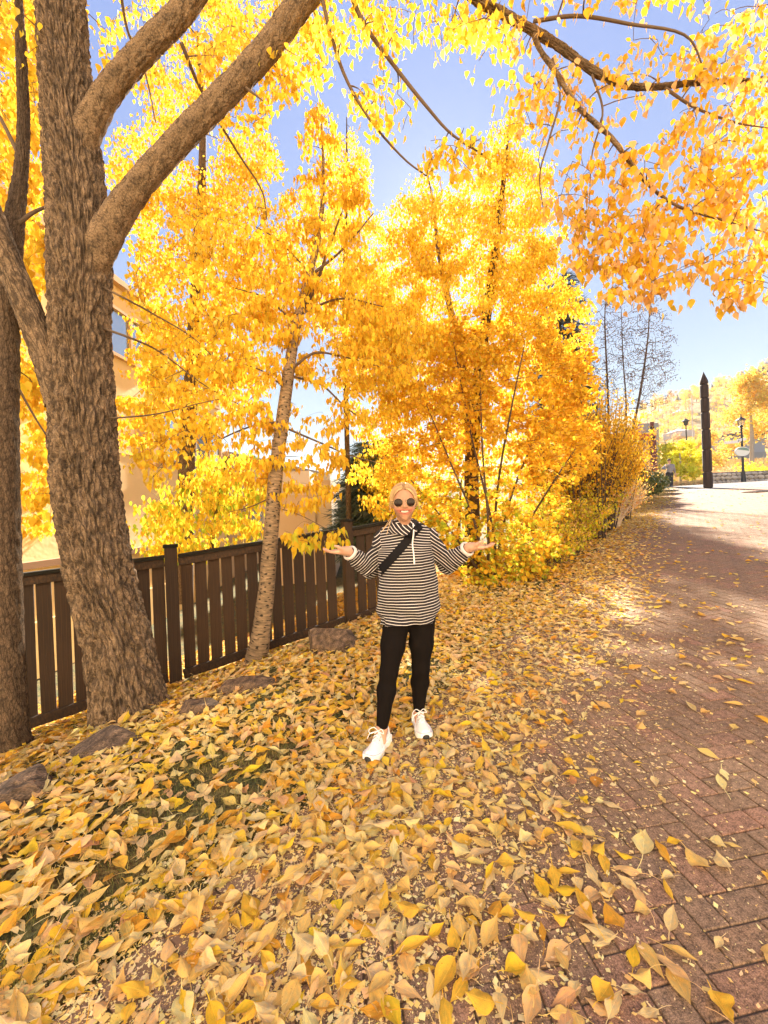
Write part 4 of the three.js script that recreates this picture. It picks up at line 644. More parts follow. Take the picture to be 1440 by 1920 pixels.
{ // shop at the left end of the plaza: grey tower, red roof, painted panel
  const D = 33, P = (x, y) => at(x, y, D), o = group('shop', P(1215, 895), 'grey shop with a red roof edge and a painted panel behind the hedge', 'building'), gx = (x) => P(x, 880).x - o.position.x, gy = (y) => P(1215, y).y - o.position.y;
  const bx = (n, x0, x1, y0, y1, z, d, m) => part(n, box(gx(x1) - gx(x0), gy(y0) - gy(y1), d, (gx(x0) + gx(x1)) / 2, (gy(y0) + gy(y1)) / 2, z), m, o);
  bx('wall', 1128, 1222, 826, 905, -1.5, 2.4, stucco([0.34, 0.29, 0.27])); bx('tower', 1205, 1240, 793, 905, -1.2, 2.2, stucco([0.32, 0.30, 0.30])); bx('front_wall', 1203, 1222, 850, 880, 0.0, 0.3, stucco([0.30, 0.30, 0.33]));
  const roof = bx('roof', 1122, 1222, 816, 824, -0.9, 3.2, std([0.55, 0.10, 0.055])); bx('gable', 1150, 1190, 811, 817, -0.7, 2.4, std([0.60, 0.13, 0.07]));
  const mural = tex(256, 128, (u, v) => { const a = wrap2(u, v, 7, 5, 3), b = wrap2(u, v, 9, 8, 8), c = wrap2(u, v, 6, 7, 15); return a > 0.15 ? [0.78, 0.25, 0.22] : b > 0.12 ? [0.55, 0.72, 0.75] : c > 0.1 ? [0.85, 0.72, 0.62] : [0.72, 0.62, 0.58]; });
  bx('painted_panel', 1148, 1202, 826, 848, 0.1, 0.06, std([0.9, 0.9, 0.9], { map: mural })); bx('notice_board', 1187, 1204, 854, 863, 0.25, 0.05, std([0.82, 0.60, 0.60]));
  const p2 = at(1202, 890, 28), q = group('sign_post', p2, 'thin grey sign post in front of the painted panel of the shop', 'post'), h = at(1201, 838, 28).y - p2.y; part('pole', tube([V(0, -1, 0), V(0, h, 0)], [0.05, 0.04], 8), std([0.40, 0.38, 0.36]), q); part('finial', new THREE.SphereGeometry(0.10, 10, 8).translate(0, h, 0), std([0.08, 0.08, 0.08]), q);
}
{ // grey house on the slope behind the carved pole
  const D = 75, o = group('hillside_house', at(1375, 850, D), 'grey flat-roofed house on the slope between the carved pole and the lamp post', 'house'), u = D / F;
  part('wall', box(62 * u, 34 * u, 6, 0, 12 * u, 0), stucco([0.42, 0.40, 0.42]), o); part('lower_wall', box(56 * u, 26 * u, 5, 2 * u, -16 * u, 0.8), stucco([0.36, 0.33, 0.31]), o); part('roof', box(70 * u, 3 * u, 8, 4 * u, 31 * u, 0.3), std([0.22, 0.19, 0.19]), o);
  for (const x of [-14, -4]) { const w = part('window', box(6 * u, 9 * u, 0.2, x * u, 21 * u, 3.02), std([0.15, 0.14, 0.14]), o); part('pane', box(4 * u, 7 * u, 0.06, x * u, 21 * u, 3.13), glassMat, w); }
  for (const [px, py, w, h, dd, l] of [[1272, 812, 34, 8, 95, 'pale long roof among the trees left of the carved pole'], [1425, 805, 36, 16, 110, 'small dark-roofed house among the trees at the right edge'], [1275, 775, 24, 8, 170, 'small pale house high on the wooded hill']]) { const q = group('hillside_house', at(px, py, dd), l, 'house'), k = dd / F; part('wall', box(w * k * 0.9, h * k * 1.4, 5, 0, -h * k * 0.5, 0), stucco([0.62, 0.55, 0.50]), q); const g = new THREE.CylinderGeometry(0.01, w * k * 0.62, h * k * 0.8, 4, 1).rotateY(Math.PI / 4).translate(0, h * k * 0.6, 0); part('roof', g, std(px > 1400 ? [0.12, 0.10, 0.10] : [0.55, 0.50, 0.48]), q); }
}
// ---------------------------------------------------------------- hillside trees and meadow
const clump = (() => { const r = rng(7), pos = [], idx = []; for (let i = 0; i < 7; i++) { const c = V(r() - 0.5, r() - 0.5, r() - 0.5).multiplyScalar(0.9), a = V(r() - 0.5, r() - 0.5, r() - 0.5).normalize(), b = V(r() - 0.5, r() - 0.5, r() - 0.5).cross(a).normalize(), s = 0.28 + r() * 0.2, n = pos.length / 3; for (const [p, q] of [[-1, -0.2], [0.2, -1], [1, 0.1], [-0.1, 1]]) { const v = c.clone().addScaledVector(a, p * s).addScaledVector(b, q * s * 0.8); pos.push(v.x, v.y, v.z); } idx.push(n, n + 1, n + 2, n, n + 2, n + 3); } return buffer(pos, idx); })();
const clumpMat = leafMat({ transmission: 0.35 });
function roundTree(seed, h, w, mix, n) { // a tree at the origin: trunk and a crown of leaf clumps
  const r = rng(seed), o = new THREE.Group(), ms = [], M = new THREE.Matrix4(), q = new THREE.Quaternion();
  part('trunk', tube([V(0, -0.5, 0), V(0.02 * h, h * 0.4, 0), V(0, h * 0.85, 0.02 * h)], [h * 0.02 + 0.03, h * 0.015 + 0.02, 0.02], 7), std([0.42, 0.36, 0.30]), o);
  const lobes = []; for (let i = 0; i < 11; i++) { const y = 0.28 + 0.68 * r(), R = Math.sin(Math.PI * Math.pow(clamp((y - 0.14) / 0.86), 0.75)), a = r() * 6.283; lobes.push([Math.cos(a) * R * 0.55, y, Math.sin(a) * R * 0.55, 0.32 + 0.25 * r()]); }
  for (let i = 0; i < n; i++) { const [lx, ly, lz, s] = lobes[i % 11], d = V(gauss(r), gauss(r), gauss(r)).multiplyScalar(s), k = (0.10 + 0.10 * r()) * Math.min(h * 0.32, 1.3); q.setFromEuler(new THREE.Euler(r() * 6, r() * 6, r() * 6)); ms.push([M.compose(V((lx + d.x * 0.8) * w / 2, (ly + d.y * 0.28) * h, (lz + d.z * 0.8) * w / 2), q, V(k, k, k)).clone(), jitter(r, mix[Math.floor(r() * mix.length)], 0.2)]); }
  const im = shade(new THREE.InstancedMesh(clump, clumpMat, n)); ms.forEach(([m, c], i) => { im.setMatrixAt(i, m); im.setColorAt(i, new THREE.Color().setRGB(...c)); }); im.name = 'crown'; im.userData.kind = 'stuff'; o.add(im); return o;
}
const put = (o, name, p, s, label, cat, grp) => { o.name = numbered(name); o.position.copy(p); o.scale.setScalar(s); o.userData = { label, category: cat }; if (grp) o.userData.group = grp; scene.add(o); return o; };
const aspenTones = [[0.86, 0.62, 0.12], [0.88, 0.70, 0.20], [0.78, 0.54, 0.18]], rustTones = [[0.74, 0.48, 0.26], [0.66, 0.43, 0.26], [0.78, 0.56, 0.32]], limeTones = [[0.80, 0.74, 0.07], [0.88, 0.78, 0.10], [0.72, 0.72, 0.08]];
{
  const yb = at(1275, 895, 31); put(roundTree(141, 4.0, 4.2, limeTones, 900), 'garden_tree', yb.clone().setY(G(yb.x, 31) - 0.2), 1, 'round bright yellow tree behind the walking man', 'tree');
  const c = at(1330, 870, 44); put(roundTree(142, 5.0, 4.6, aspenTones, 700), 'garden_tree', c.clone().setY(G(c.x, 44) - 0.3), 1, 'loose yellow tree directly behind the carved pole', 'tree');
  const d = at(1408, 860, 48); put(roundTree(143, 11.5, 8.5, aspenTones, 3200), 'aspen_tree', d.clone().setY(G(d.x, 48) - 0.5), 1, 'tall golden tree with a pale trunk behind the lamp post at the right edge', 'tree');
  const e = at(1432, 893, 29); put(roundTree(144, 2.2, 3.4, limeTones, 420), 'garden_shrub', e.clone().setY(G(e.x, 29) + 0.1), 1, 'low lime-yellow shrub above the stone wall at the right edge', 'shrub');
  const f = at(1380, 885, 36); put(roundTree(145, 1.6, 5.0, rustTones, 260), 'garden_shrub', f.clone().setY(G(f.x, 36)), 1, 'rusty orange low shrub behind the stone wall left of the lamp post', 'shrub');
  const r = rng(151), protoA = [roundTree(161, 7, 5.2, aspenTones, 240), roundTree(162, 7, 6, rustTones, 240), roundTree(163, 8, 5, aspenTones, 240)];
  const spots = []; for (let i = 0; i < 900 && spots.length < 260; i++) { const px = 1205 + r() * 260, D = 70 + 155 * Math.pow(r(), 0.8), p = at(px, 800, D); p.y = hillY(p.x, D); const q = toPix(p); if (q[1] > 880 || q[0] < 1195) continue; spots.push([p, D, r()]); }
  spots.sort((a, b) => a[1] - b[1]);
  spots.forEach(([p, D, k], i) => { const j = k < 0.5 ? 0 : k < 0.8 ? 1 : 2, o = i < 3 && i === j ? protoA[j] : protoA[j].clone(); o.rotation.y = r() * 6; const qx = toPix(p)[0], side = qx < 1300 ? 'left of the carved pole' : qx < 1385 ? 'between carved pole and lamp post' : 'right of the lamp post', alt = D < 105 ? 'low on' : D < 165 ? 'halfway up' : 'high on', kind = ['bushy yellow', 'rusty orange', 'slim yellow'][j]; put(o, j === 1 ? 'rusty_tree' : 'hillside_aspen', p, 0.5 + r() * 0.5, `${kind} tree ${alt} the far hillside, ${side}`, 'tree', `${kind} trees ${alt} the hillside ${side}`); });
  const cp = conifer(165, 'small dark conifer on the ridge of the far hill', V(0, 0, 0), V(0, 9, 0), 1.7, 16, [0.10, 0.10, 0.07], 'ridge_conifer'); cp.userData.group = 'conifers on the hill ridge';
  for (let i = 0; i < 26; i++) { const px = 1195 + i * 9.8 + r() * 8, D = 205 + r() * 25, p = at(px, 760, D); p.y = hillY(p.x, Math.min(231, D)) - 0.3; const o = i ? cp.clone() : cp; if (i) { o.name = numbered('ridge_conifer'); scene.add(o); } const sd = toPix(p)[0] < 1318 ? 'left of the carved pole' : 'right of the carved pole'; o.userData = { label: 'small dark conifer on the ridge of the far hill, ' + sd, category: 'conifer', group: 'ridge conifers ' + sd }; o.position.copy(p); o.scale.setScalar(0.3 + r() * 0.4); o.rotation.y = r() * 6; }
  // dry meadow grass on the bank
  const tuft = buffer([-0.5, 0, 0, 0.5, 0, 0, 0.2, 1, 0.3, 0, 0, -0.5, 0, 0, 0.5, -0.3, 0.9, 0.1], [0, 1, 2, 3, 4, 5]), tl = [], M = new THREE.Matrix4(), q = new THREE.Quaternion();
  for (let i = 0; i < 45000; i++) { const px = 1215 + r() * 260, D = 28 + 32 * Math.pow(r(), 1.3), u = at(px, 880, D), p = onGround(u.x, D, -0.02), [t] = ts(u.x, D); if (t < 31.2) continue; const h = 0.15 + 0.4 * r(); tl.push([M.compose(p, q.setFromEuler(new THREE.Euler((r() - 0.5) * 0.7, r() * 6, (r() - 0.5) * 0.7)), V(0.06, h, 0.06)).clone(), jitter(r, r() < 0.7 ? [0.72, 0.56, 0.26] : [0.70, 0.42, 0.20], 0.2)]); }
  const im = shade(new THREE.InstancedMesh(tuft, std([1, 1, 1], { side: THREE.DoubleSide }), tl.length)); tl.forEach(([m, c], i) => { im.setMatrixAt(i, m); im.setColorAt(i, new THREE.Color().setRGB(...c)); }); im.name = 'meadow_grass'; tag(im, 'tall dry straw-coloured meadow grass on the bank behind the walking man', 'grass', null, 'stuff'); scene.add(im);
}
// ---------------------------------------------------------------- people: distance fields meshed by surface nets
function nets(f, lo, hi, cell, colFn) {
  const n = [0, 1, 2].map((k) => Math.ceil((hi[k] - lo[k]) / cell) + 1), [nx, ny, nz] = n, vals = new Float32Array(nx * ny * nz), I = (x, y, z) => x + nx * (y + ny * z);
  const B = 4; // coarse skip: far cells are not evaluated
  for (let z = 0; z < nz; z += B) for (let y = 0; y < ny; y += B) for (let x = 0; x < nx; x += B) {
    const c = f(lo[0] + (x + B / 2) * cell, lo[1] + (y + B / 2) * cell, lo[2] + (z + B / 2) * cell), far = Math.abs(c) > cell * B * 1.5;
    for (let k = z; k < Math.min(nz, z + B); k++) for (let j = y; j < Math.min(ny, y + B); j++) for (let i = x; i < Math.min(nx, x + B); i++) vals[I(i, j, k)] = far ? c : f(lo[0] + i * cell, lo[1] + j * cell, lo[2] + k * cell);
  }
  const id = new Int32Array(nx * ny * nz).fill(-1), pos = [], idx = [];
  for (let z = 0; z < nz - 1; z++) for (let y = 0; y < ny - 1; y++) for (let x = 0; x < nx - 1; x++) {
    let mask = 0; for (let c = 0; c < 8; c++) if (vals[I(x + (c & 1), y + (c >> 1 & 1), z + (c >> 2))] < 0) mask |= 1 << c;
    if (mask === 0 || mask === 255) continue;
    let sx = 0, sy = 0, sz = 0, m = 0;
    for (let a = 0; a < 8; a++) for (const b of [1, 2, 4]) { if (a & b) continue; const c = a | b; if ((mask >> a & 1) === (mask >> c & 1)) continue; const va = vals[I(x + (a & 1), y + (a >> 1 & 1), z + (a >> 2))], vb = vals[I(x + (c & 1), y + (c >> 1 & 1), z + (c >> 2))], t = va / (va - vb); sx += (a & 1) + (b === 1 ? t : 0); sy += (a >> 1 & 1) + (b === 2 ? t : 0); sz += (a >> 2) + (b === 4 ? t : 0); m++; }
    id[I(x, y, z)] = pos.length / 3; pos.push(lo[0] + (x + sx / m) * cell, lo[1] + (y + sy / m) * cell, lo[2] + (z + sz / m) * cell);
  }
  for (let z = 1; z < nz - 1; z++) for (let y = 1; y < ny - 1; y++) for (let x = 1; x < nx - 1; x++) {
    const s = vals[I(x, y, z)] < 0;
    const quad = (a, b, c, d, flip) => { if (a < 0 || b < 0 || c < 0 || d < 0) return; flip ? idx.push(a, c, b, a, d, c) : idx.push(a, b, c, a, c, d); };
    if (s !== vals[I(x + 1, y, z)] < 0) quad(id[I(x, y - 1, z - 1)], id[I(x, y, z - 1)], id[I(x, y, z)], id[I(x, y - 1, z)], !s);
    if (s !== vals[I(x, y + 1, z)] < 0) quad(id[I(x - 1, y, z - 1)], id[I(x, y, z - 1)], id[I(x, y, z)], id[I(x - 1, y, z)], s);
    if (s !== vals[I(x, y, z + 1)] < 0) quad(id[I(x - 1, y - 1, z)], id[I(x, y - 1, z)], id[I(x, y, z)], id[I(x - 1, y, z)], !s);
  }
  const g = new THREE.BufferGeometry(); g.setAttribute('position', new THREE.Float32BufferAttribute(pos, 3)); g.setIndex(idx);
  const N = new Float32Array(pos.length), h = cell * 0.6; // normals from the field
  for (let i = 0; i < pos.length; i += 3) { const [x, y, z] = [pos[i], pos[i + 1], pos[i + 2]], a = f(x + h, y, z) - f(x - h, y, z), b = f(x, y + h, z) - f(x, y - h, z), c = f(x, y, z + h) - f(x, y, z - h), l = Math.hypot(a, b, c) || 1; N[i] = a / l; N[i + 1] = b / l; N[i + 2] = c / l; }
  g.setAttribute('normal', new THREE.BufferAttribute(N, 3));
  if (colFn) { const C = new Float32Array(pos.length); for (let i = 0; i < pos.length; i += 3) C.set(colFn(pos[i], pos[i + 1], pos[i + 2]), i); g.setAttribute('color', new THREE.BufferAttribute(C, 3)); }
  return g;
}
const smin = (a, b, k) => { const h = clamp(0.5 + 0.5 * (b - a) / k); return lerp(b, a, h) - k * h * (1 - h); };
// bone: tapered capsule between two joints, flattened by fz across z
const bone = (a, b, r1, r2, fz = 1) => { const dx = b.x - a.x, dy = b.y - a.y, dz = b.z - a.z, L = dx * dx + dy * dy + dz * dz; return (x, y, z) => { const px = x - a.x, py = y - a.y, pz = z - a.z, t = clamp((px * dx + py * dy + pz * dz) / L), ex = px - dx * t, ey = py - dy * t, ez = (pz - dz * t) / fz; return (Math.sqrt(ex * ex + ey * ey + ez * ez) - lerp(r1, r2, t)) * Math.min(1, fz); }; };
const ball = (c, rx, ry, rz) => (x, y, z) => { const a = (x - c.x) / rx, b = (y - c.y) / ry, d = (z - c.z) / rz, k = Math.hypot(a, b, d); return (k - 1) * Math.min(rx, ry, rz) * (k > 1 ? 1 : 1); };
const joinAll = (list, k) => (x, y, z) => { let d = list[0](x, y, z); for (let i = 1; i < list.length; i++) d = smin(d, list[i](x, y, z), k); return d; };
const bounds = (pts, m) => [[0, 1, 2].map((k) => Math.min(...pts.map((p) => p.getComponent(k))) - m), [0, 1, 2].map((k) => Math.max(...pts.map((p) => p.getComponent(k))) + m)];
const skinMat = phys([0.62, 0.36, 0.25], { roughness: 0.5, vertexColors: false, specularIntensity: 0.5 });
const skinPaint = phys([1, 1, 1], { roughness: 0.5, vertexColors: true, specularIntensity: 0.5 });

// ---------------------------------------------------------------- the woman
{
  const root = at(756, 1400, 2.72); root.y = G(root.x, 2.72); const o = group('woman', root, 'smiling blonde woman in a striped hoodie and black leggings holding both palms up', 'person');
  const j = (px, py, D) => at(px, py, D).sub(root);
  const J = { head: j(757, 940, 2.70), chin: j(757, 971, 2.66), neck: j(757, 985, 2.74), chest: j(761, 1045, 2.76), waist: j(765, 1105, 2.75), pelvis: j(767, 1150, 2.75),
    shL: j(718, 1013, 2.77), shR: j(805, 1010, 2.77), elL: j(694, 1068, 2.86), elR: j(838, 1060, 2.86), wrL: j(652, 1033, 2.68), wrR: j(880, 1026, 2.68),
    hipL: j(744, 1160, 2.75), hipR: j(791, 1160, 2.75), knL: j(729, 1262, 2.66), knR: j(789, 1252, 2.76), anL: j(716, 1366, 2.60), anR: j(785, 1334, 2.81) };
  // ---- head: skull, jaw, nose, cheeks, ears
  const hc = J.head.clone(); hc.y -= 0.010; const big = (g) => g.translate(-hc.x, -hc.y - 0.02, -hc.z).scale(1.08, 1.08, 1.08).translate(hc.x, hc.y + 0.02, hc.z), up = 0.112; // half of the head's height
  const H0 = (x, y, z) => V(hc.x + x, hc.y + y, hc.z + z);
  const headParts = [ball(H0(0, 0.025, -0.018), 0.074, 0.092, 0.090), ball(H0(0, -0.028, 0.010), 0.057, 0.076, 0.070), bone(H0(0, -0.088, 0.052), H0(0, -0.05, 0.045), 0.018, 0.032), ball(H0(-0.036, -0.026, 0.052), 0.025, 0.024, 0.022), ball(H0(0.036, -0.026, 0.052), 0.025, 0.024, 0.022)];
  const nose = bone(H0(0, 0.012, 0.074), H0(0, -0.018, 0.092), 0.008, 0.0125), nostril = smin2(ball(H0(-0.011, -0.024, 0.083), 0.009, 0.007, 0.009), ball(H0(0.011, -0.024, 0.083), 0.009, 0.007, 0.009));
  function smin2(a, b) { return (x, y, z) => Math.min(a(x, y, z), b(x, y, z)); }
  const ears = [-1, 1].map((s) => ball(H0(s * 0.074, -0.002, -0.012), 0.010, 0.028, 0.018));
  const neckB = bone(H0(0, -0.06, -0.02), V(J.neck.x, J.neck.y - 0.09, J.neck.z - 0.01), 0.041, 0.052);
  const mouth = H0(0, -0.055, 0.072);
  const headF = (x, y, z) => { let d = joinAll(headParts, 0.03)(x, y, z); d = smin(d, nose(x, y, z), 0.014); d = smin(d, nostril(x, y, z), 0.008); for (const e of ears) d = smin(d, e(x, y, z), 0.006); d = smin(d, neckB(x, y, z), 0.025);
    const mx = (x - mouth.x) / 0.031, my = (y - mouth.y - 0.008 * mx * mx) / 0.0085, mz = (z - mouth.z - 0.006) / 0.014, m = (Math.hypot(mx, my, mz) - 1) * 0.008; d = Math.max(d, -m); // open smile
    for (const s of [-1, 1]) { const ex = (x - hc.x - s * 0.031) / 0.02, ey = (y - hc.y - 0.012) / 0.012, ez = (z - hc.z - 0.088) / 0.02; d = Math.max(d, -(Math.hypot(ex, ey, ez) - 1) * 0.012 * 0.6); }
    return d; };
  const skinTone = (x, y, z) => { const mx = (x - mouth.x) / 0.040, my = (y - mouth.y - 0.009 * mx * mx) / 0.0155, lip = clamp(1.35 - Math.hypot(mx, my)) * 3 * (z > hc.z + 0.045 ? 1 : 0), ck = Math.exp(-(((Math.abs(x - hc.x) - 0.04) / 0.022) ** 2 + ((y - hc.y + 0.028) / 0.022) ** 2)) * (z > hc.z ? 1 : 0), k = clamp(lip), n = 1 + 0.04 * noise(x * 60, y * 60, z * 60); return [lerp(0.44, 0.40, k * 0.85) * n, lerp(0.235 - 0.035 * ck, 0.13, k * 0.85) * n, lerp(0.145 - 0.02 * ck, 0.095, k * 0.85) * n]; };
  const headG = nets(headF, [hc.x - 0.10, J.neck.y - 0.11, hc.z - 0.13], [hc.x + 0.10, hc.y + 0.14, hc.z + 0.12], 0.0032, skinTone);
  // ---- hands: palm up, fingers pointing outwards, slightly curled
  function hand(wr, el, side) { // side: -1 points to the left of the photograph
    const dir = wr.clone().sub(el).normalize(), out = V(side * 0.93, 0.03, 0.36).normalize(), upv = V(0, 1, 0), fwd = V().crossVectors(out, upv).multiplyScalar(side > 0 ? 1 : -1).normalize(); // fwd: towards the thumb side (up and to the viewer)
    const P = (a, b, c) => wr.clone().addScaledVector(out, a).addScaledVector(fwd, b).addScaledVector(upv, c);
    const list = [bone(el.clone().lerp(wr, 0.55), wr, 0.034, 0.027), bone(wr, P(0.03, 0, 0.004), 0.027, 0.026)], fingers = [], nails = [];
    const palm = [bone(P(0.022, -0.020, 0.000), P(0.086, -0.030, -0.002), 0.017, 0.014), bone(P(0.022, -0.006, -0.002), P(0.090, -0.010, -0.003), 0.017, 0.014), bone(P(0.022, 0.008, -0.002), P(0.090, 0.010, -0.003), 0.017, 0.014), bone(P(0.022, 0.020, 0.000), P(0.086, 0.030, -0.001), 0.018, 0.014), bone(P(0.02, 0.024, 0.006), P(0.055, 0.036, 0.014), 0.018, 0.015)];
    const spec = [[-0.031, 0.058, 0.0073, -0.012], [-0.011, 0.074, 0.0082, -0.004], [0.010, 0.079, 0.0086, 0.004], [0.030, 0.071, 0.0082, 0.014]];
    for (const [b, L, r, sp] of spec) { const a = P(0.084, b, -0.002), m1 = P(0.084 + L * 0.45, b + sp * 0.5, 0.000), m2 = P(0.084 + L * 0.75, b + sp * 0.85, 0.007), e = P(0.084 + L * 0.98, b + sp, 0.018); fingers.push(joinAll([bone(a, m1, r * 1.08, r), bone(m1, m2, r, r * 0.94), bone(m2, e, r * 0.94, r * 0.78)], 0.004)); }
    const th = joinAll([bone(P(0.028, 0.028, 0.010), P(0.058, 0.050, 0.022), 0.0145, 0.0115), bone(P(0.058, 0.050, 0.022), P(0.078, 0.058, 0.034), 0.0112, 0.0098), bone(P(0.078, 0.058, 0.034), P(0.098, 0.060, 0.040), 0.0098, 0.0078)], 0.005);
    const pf = joinAll(palm, 0.014), arm = joinAll(list, 0.02);
    const f = (x, y, z) => { let d = smin(arm(x, y, z), pf(x, y, z), 0.02), fi = 1; for (const q of fingers) fi = Math.min(fi, q(x, y, z)); d = smin(d, fi, 0.006); return smin(d, th(x, y, z), 0.010); };
    const [lo, hi] = bounds([el.clone().lerp(wr, 0.55), wr, P(0.18, -0.05, 0), P(0.18, 0.07, 0.05), P(0, 0.05, 0)], 0.04);
    return nets(f, lo, hi, 0.003, (x, y, z) => { const n = 1 + 0.05 * noise(x * 50, y * 50, z * 50), t = clamp((V(x, y, z).sub(wr).dot(out) - 0.10) / 0.07); return [0.58 * n, (0.34 - 0.05 * t) * n, (0.24 - 0.03 * t) * n]; });
  }
  // ---- the rest of the body under the clothes, ankles bare
  const bodyBones = [bone(J.neck, J.chest, 0.05, 0.10, 0.8), bone(J.chest, J.pelvis.clone().add(V(0, 0.10, 0)), 0.11, 0.10, 0.75), bone(J.shL, J.shR, 0.04, 0.04), bone(J.shL, J.elL, 0.045, 0.036), bone(J.shR, J.elR, 0.045, 0.036), bone(J.elL, J.wrL, 0.036, 0.025), bone(J.elR, J.wrR, 0.036, 0.025), bone(J.hipL, J.knL, 0.075, 0.047), bone(J.hipR, J.knR, 0.075, 0.047), bone(J.knL, J.anL, 0.046, 0.031), bone(J.knR, J.anR, 0.046, 0.031), bone(J.anL, J.anL.clone().add(V(-0.01, -0.07, 0.03)), 0.031, 0.034), bone(J.anR, J.anR.clone().add(V(0.004, -0.07, 0.03)), 0.031, 0.034)];
  const [blo, bhi] = bounds(Object.values(J).filter((p) => p !== J.head && p !== J.chin), 0.14);
  const bodyG = nets(joinAll(bodyBones, 0.03), [blo[0], -0.02, blo[2]], [bhi[0], J.neck.y - 0.03, bhi[2]], 0.009, () => [0.60, 0.335, 0.225]);
  const three = [big(headG), hand(J.wrL, J.elL, -1), hand(J.wrR, J.elR, 1), bodyG].map((g) => g.toNonIndexed());
  part('body', mergeGeometries(three), skinPaint, o);
  // ---- teeth and sunglasses
  const tg = []; for (let i = -4; i <= 4; i++) { const x = i * 0.0062; tg.push(new RoundedBoxGeometry(0.0058, 0.0105, 0.006, 1, 0.0015).translate(mouth.x + x, mouth.y + 0.002 + 0.008 * (x / 0.031) ** 2, mouth.z - 0.0005 - x * x * 9)); }
  part('teeth', big(merge(tg)), std([0.82, 0.78, 0.72], { roughness: 0.35 }), o);
  const gl = part('sunglasses', (() => { const gs = []; for (const s of [-1, 1]) { const c = H0(s * 0.0370, 0.003, 0.092), ring = []; for (let i = 0; i <= 28; i++) { const a = i / 28 * 6.283; ring.push(V(c.x + Math.cos(a) * 0.0268, c.y + Math.sin(a) * 0.0246 - (Math.sin(a) < 0 ? 0.002 : 0), c.z - 0.010 * Math.abs(Math.cos(a) * s + 1) * 0.5)); } gs.push(tube(ring, ring.map(() => 0.0010), 6, 0, null, false)); gs.push(tube([V(c.x + s * 0.028, c.y + 0.008, c.z - 0.010), V(hc.x + s * 0.076, c.y + 0.008, hc.z + 0.03), V(hc.x + s * 0.079, c.y + 0.002, hc.z - 0.03)], [0.0018, 0.0016, 0.0016], 5)); } gs.push(tube([H0(-0.009, 0.008, 0.093), H0(0, 0.011, 0.095), H0(0.009, 0.008, 0.093)], [0.0013, 0.0013, 0.0013], 5)); return big(merge(gs)); })(), std([0.60, 0.42, 0.24], { metalness: 0.9, roughness: 0.25 }), o);
  for (const s of [-1, 1]) { const c = H0(s * 0.0370, 0.002, 0.090); const g = new THREE.SphereGeometry(1, 24, 16).scale(0.0264, 0.0242, 0.006); g.rotateY(s * 0.17).translate(c.x, c.y, c.z - 0.003); part('lens', big(g), phys([0.020, 0.010, 0.007], { roughness: 0.1, specularIntensity: 0.4 }), gl); }
  // ---- hair: parted in the middle, drawn back, loose strands at the temples
  const hairLine = (x, y, z) => { const rx = (x - hc.x), ry = (y - hc.y), rz = (z - hc.z); // face opening: an arch
    const a = rx / 0.066, b = (ry - 0.0) / 0.083; return rz > 0.0 ? 1 - Math.hypot(a, Math.max(0, b) * 1.0) - (ry < 0 ? 0 : 0) : -1; };
  const hairF = (x, y, z) => { const skull = ball(H0(0, 0.030, -0.022), 0.086, 0.101, 0.100)(x, y, z), low = hc.y - 0.020 + 0.4 * Math.max(0, -(z - hc.z) - 0.03); const arc = z + 0.25 * Math.abs(x - hc.x), streak = 0.0014 * noise(arc * 90, x * 8, y * 8) + 0.0008 * noise(arc * 220, x * 12, y * 12); const part1 = 0.006 * Math.exp(-(((x - hc.x) / 0.006) ** 2)) * (z > hc.z - 0.03 ? 1 : 0); let d = skull + streak + part1; d = Math.max(d, hairLine(x, y, z) * 0.06); d = Math.max(d, low - y);
    const bun = ball(H0(0.0, -0.06, -0.105), 0.045, 0.05, 0.035)(x, y, z) + streak; for (const s of [-1, 1]) { const lock = bone(H0(s * 0.066, 0.034, 0.030), H0(s * 0.078, -0.005, -0.010), 0.010, 0.007)(x, y, z) + streak; d = smin(d, lock, 0.008); } return smin(d, bun, 0.02); };
  const hairMat = phys([1, 1, 1], { vertexColors: true, roughness: 0.42, sheen: 0.4, sheenColor: new THREE.Color(0.9, 0.7, 0.4), specularIntensity: 0.7 });
  const hair = part('hair', big(nets(hairF, [hc.x - 0.12, hc.y - 0.13, hc.z - 0.16], [hc.x + 0.12, hc.y + 0.15, hc.z + 0.10], 0.003, (x, y, z) => { const arc = z + 0.25 * Math.abs(x - hc.x), k = clamp(0.5 + 0.9 * noise(arc * 110, x * 9, y * 9) + 0.5 * noise(arc * 260, x * 14, y * 14)), d = Math.exp(-(((x - hc.x) / 0.007) ** 2)) * (y > hc.y + 0.06 ? 0.55 : 0); return [lerp(0.30, 0.66, k) * (1 - d * 0.6), lerp(0.17, 0.44, k) * (1 - d * 0.65), lerp(0.07, 0.20, k) * (1 - d * 0.7)]; })), hairMat, o);
  { const r = rng(171), st = []; for (let i = 0; i < 26; i++) { const s = i % 2 ? 1 : -1, a = H0(s * (0.060 + r() * 0.016), 0.045 - r() * 0.03, 0.035 - r() * 0.02), b = H0(s * (0.080 + r() * 0.016), 0.01 - r() * 0.06, 0.02 - r() * 0.03), m = a.clone().lerp(b, 0.5).add(V(s * 0.012 * r(), 0, 0.008)); st.push(tube(new THREE.QuadraticBezierCurve3(a, m, b).getPoints(7), Array(8).fill(0.0011), 4, 0, null, false)); }
    for (let i = 0; i < 3; i++) { const a = H0(-0.055 - r() * 0.02, -0.07, -0.03 + r() * 0.03), b = H0(-0.10 - r() * 0.05, -0.165 - r() * 0.03, 0.03 + r() * 0.06), m = a.clone().lerp(b, 0.5).add(V(-0.01, -0.02, 0.01)); st.push(tube(new THREE.QuadraticBezierCurve3(a, m, b).getPoints(7), Array(8).fill(0.0016), 4, 0, null, false)); }
    part('strands', big(merge(st)), std([0.66, 0.44, 0.20], { roughness: 0.5 }), hair); }
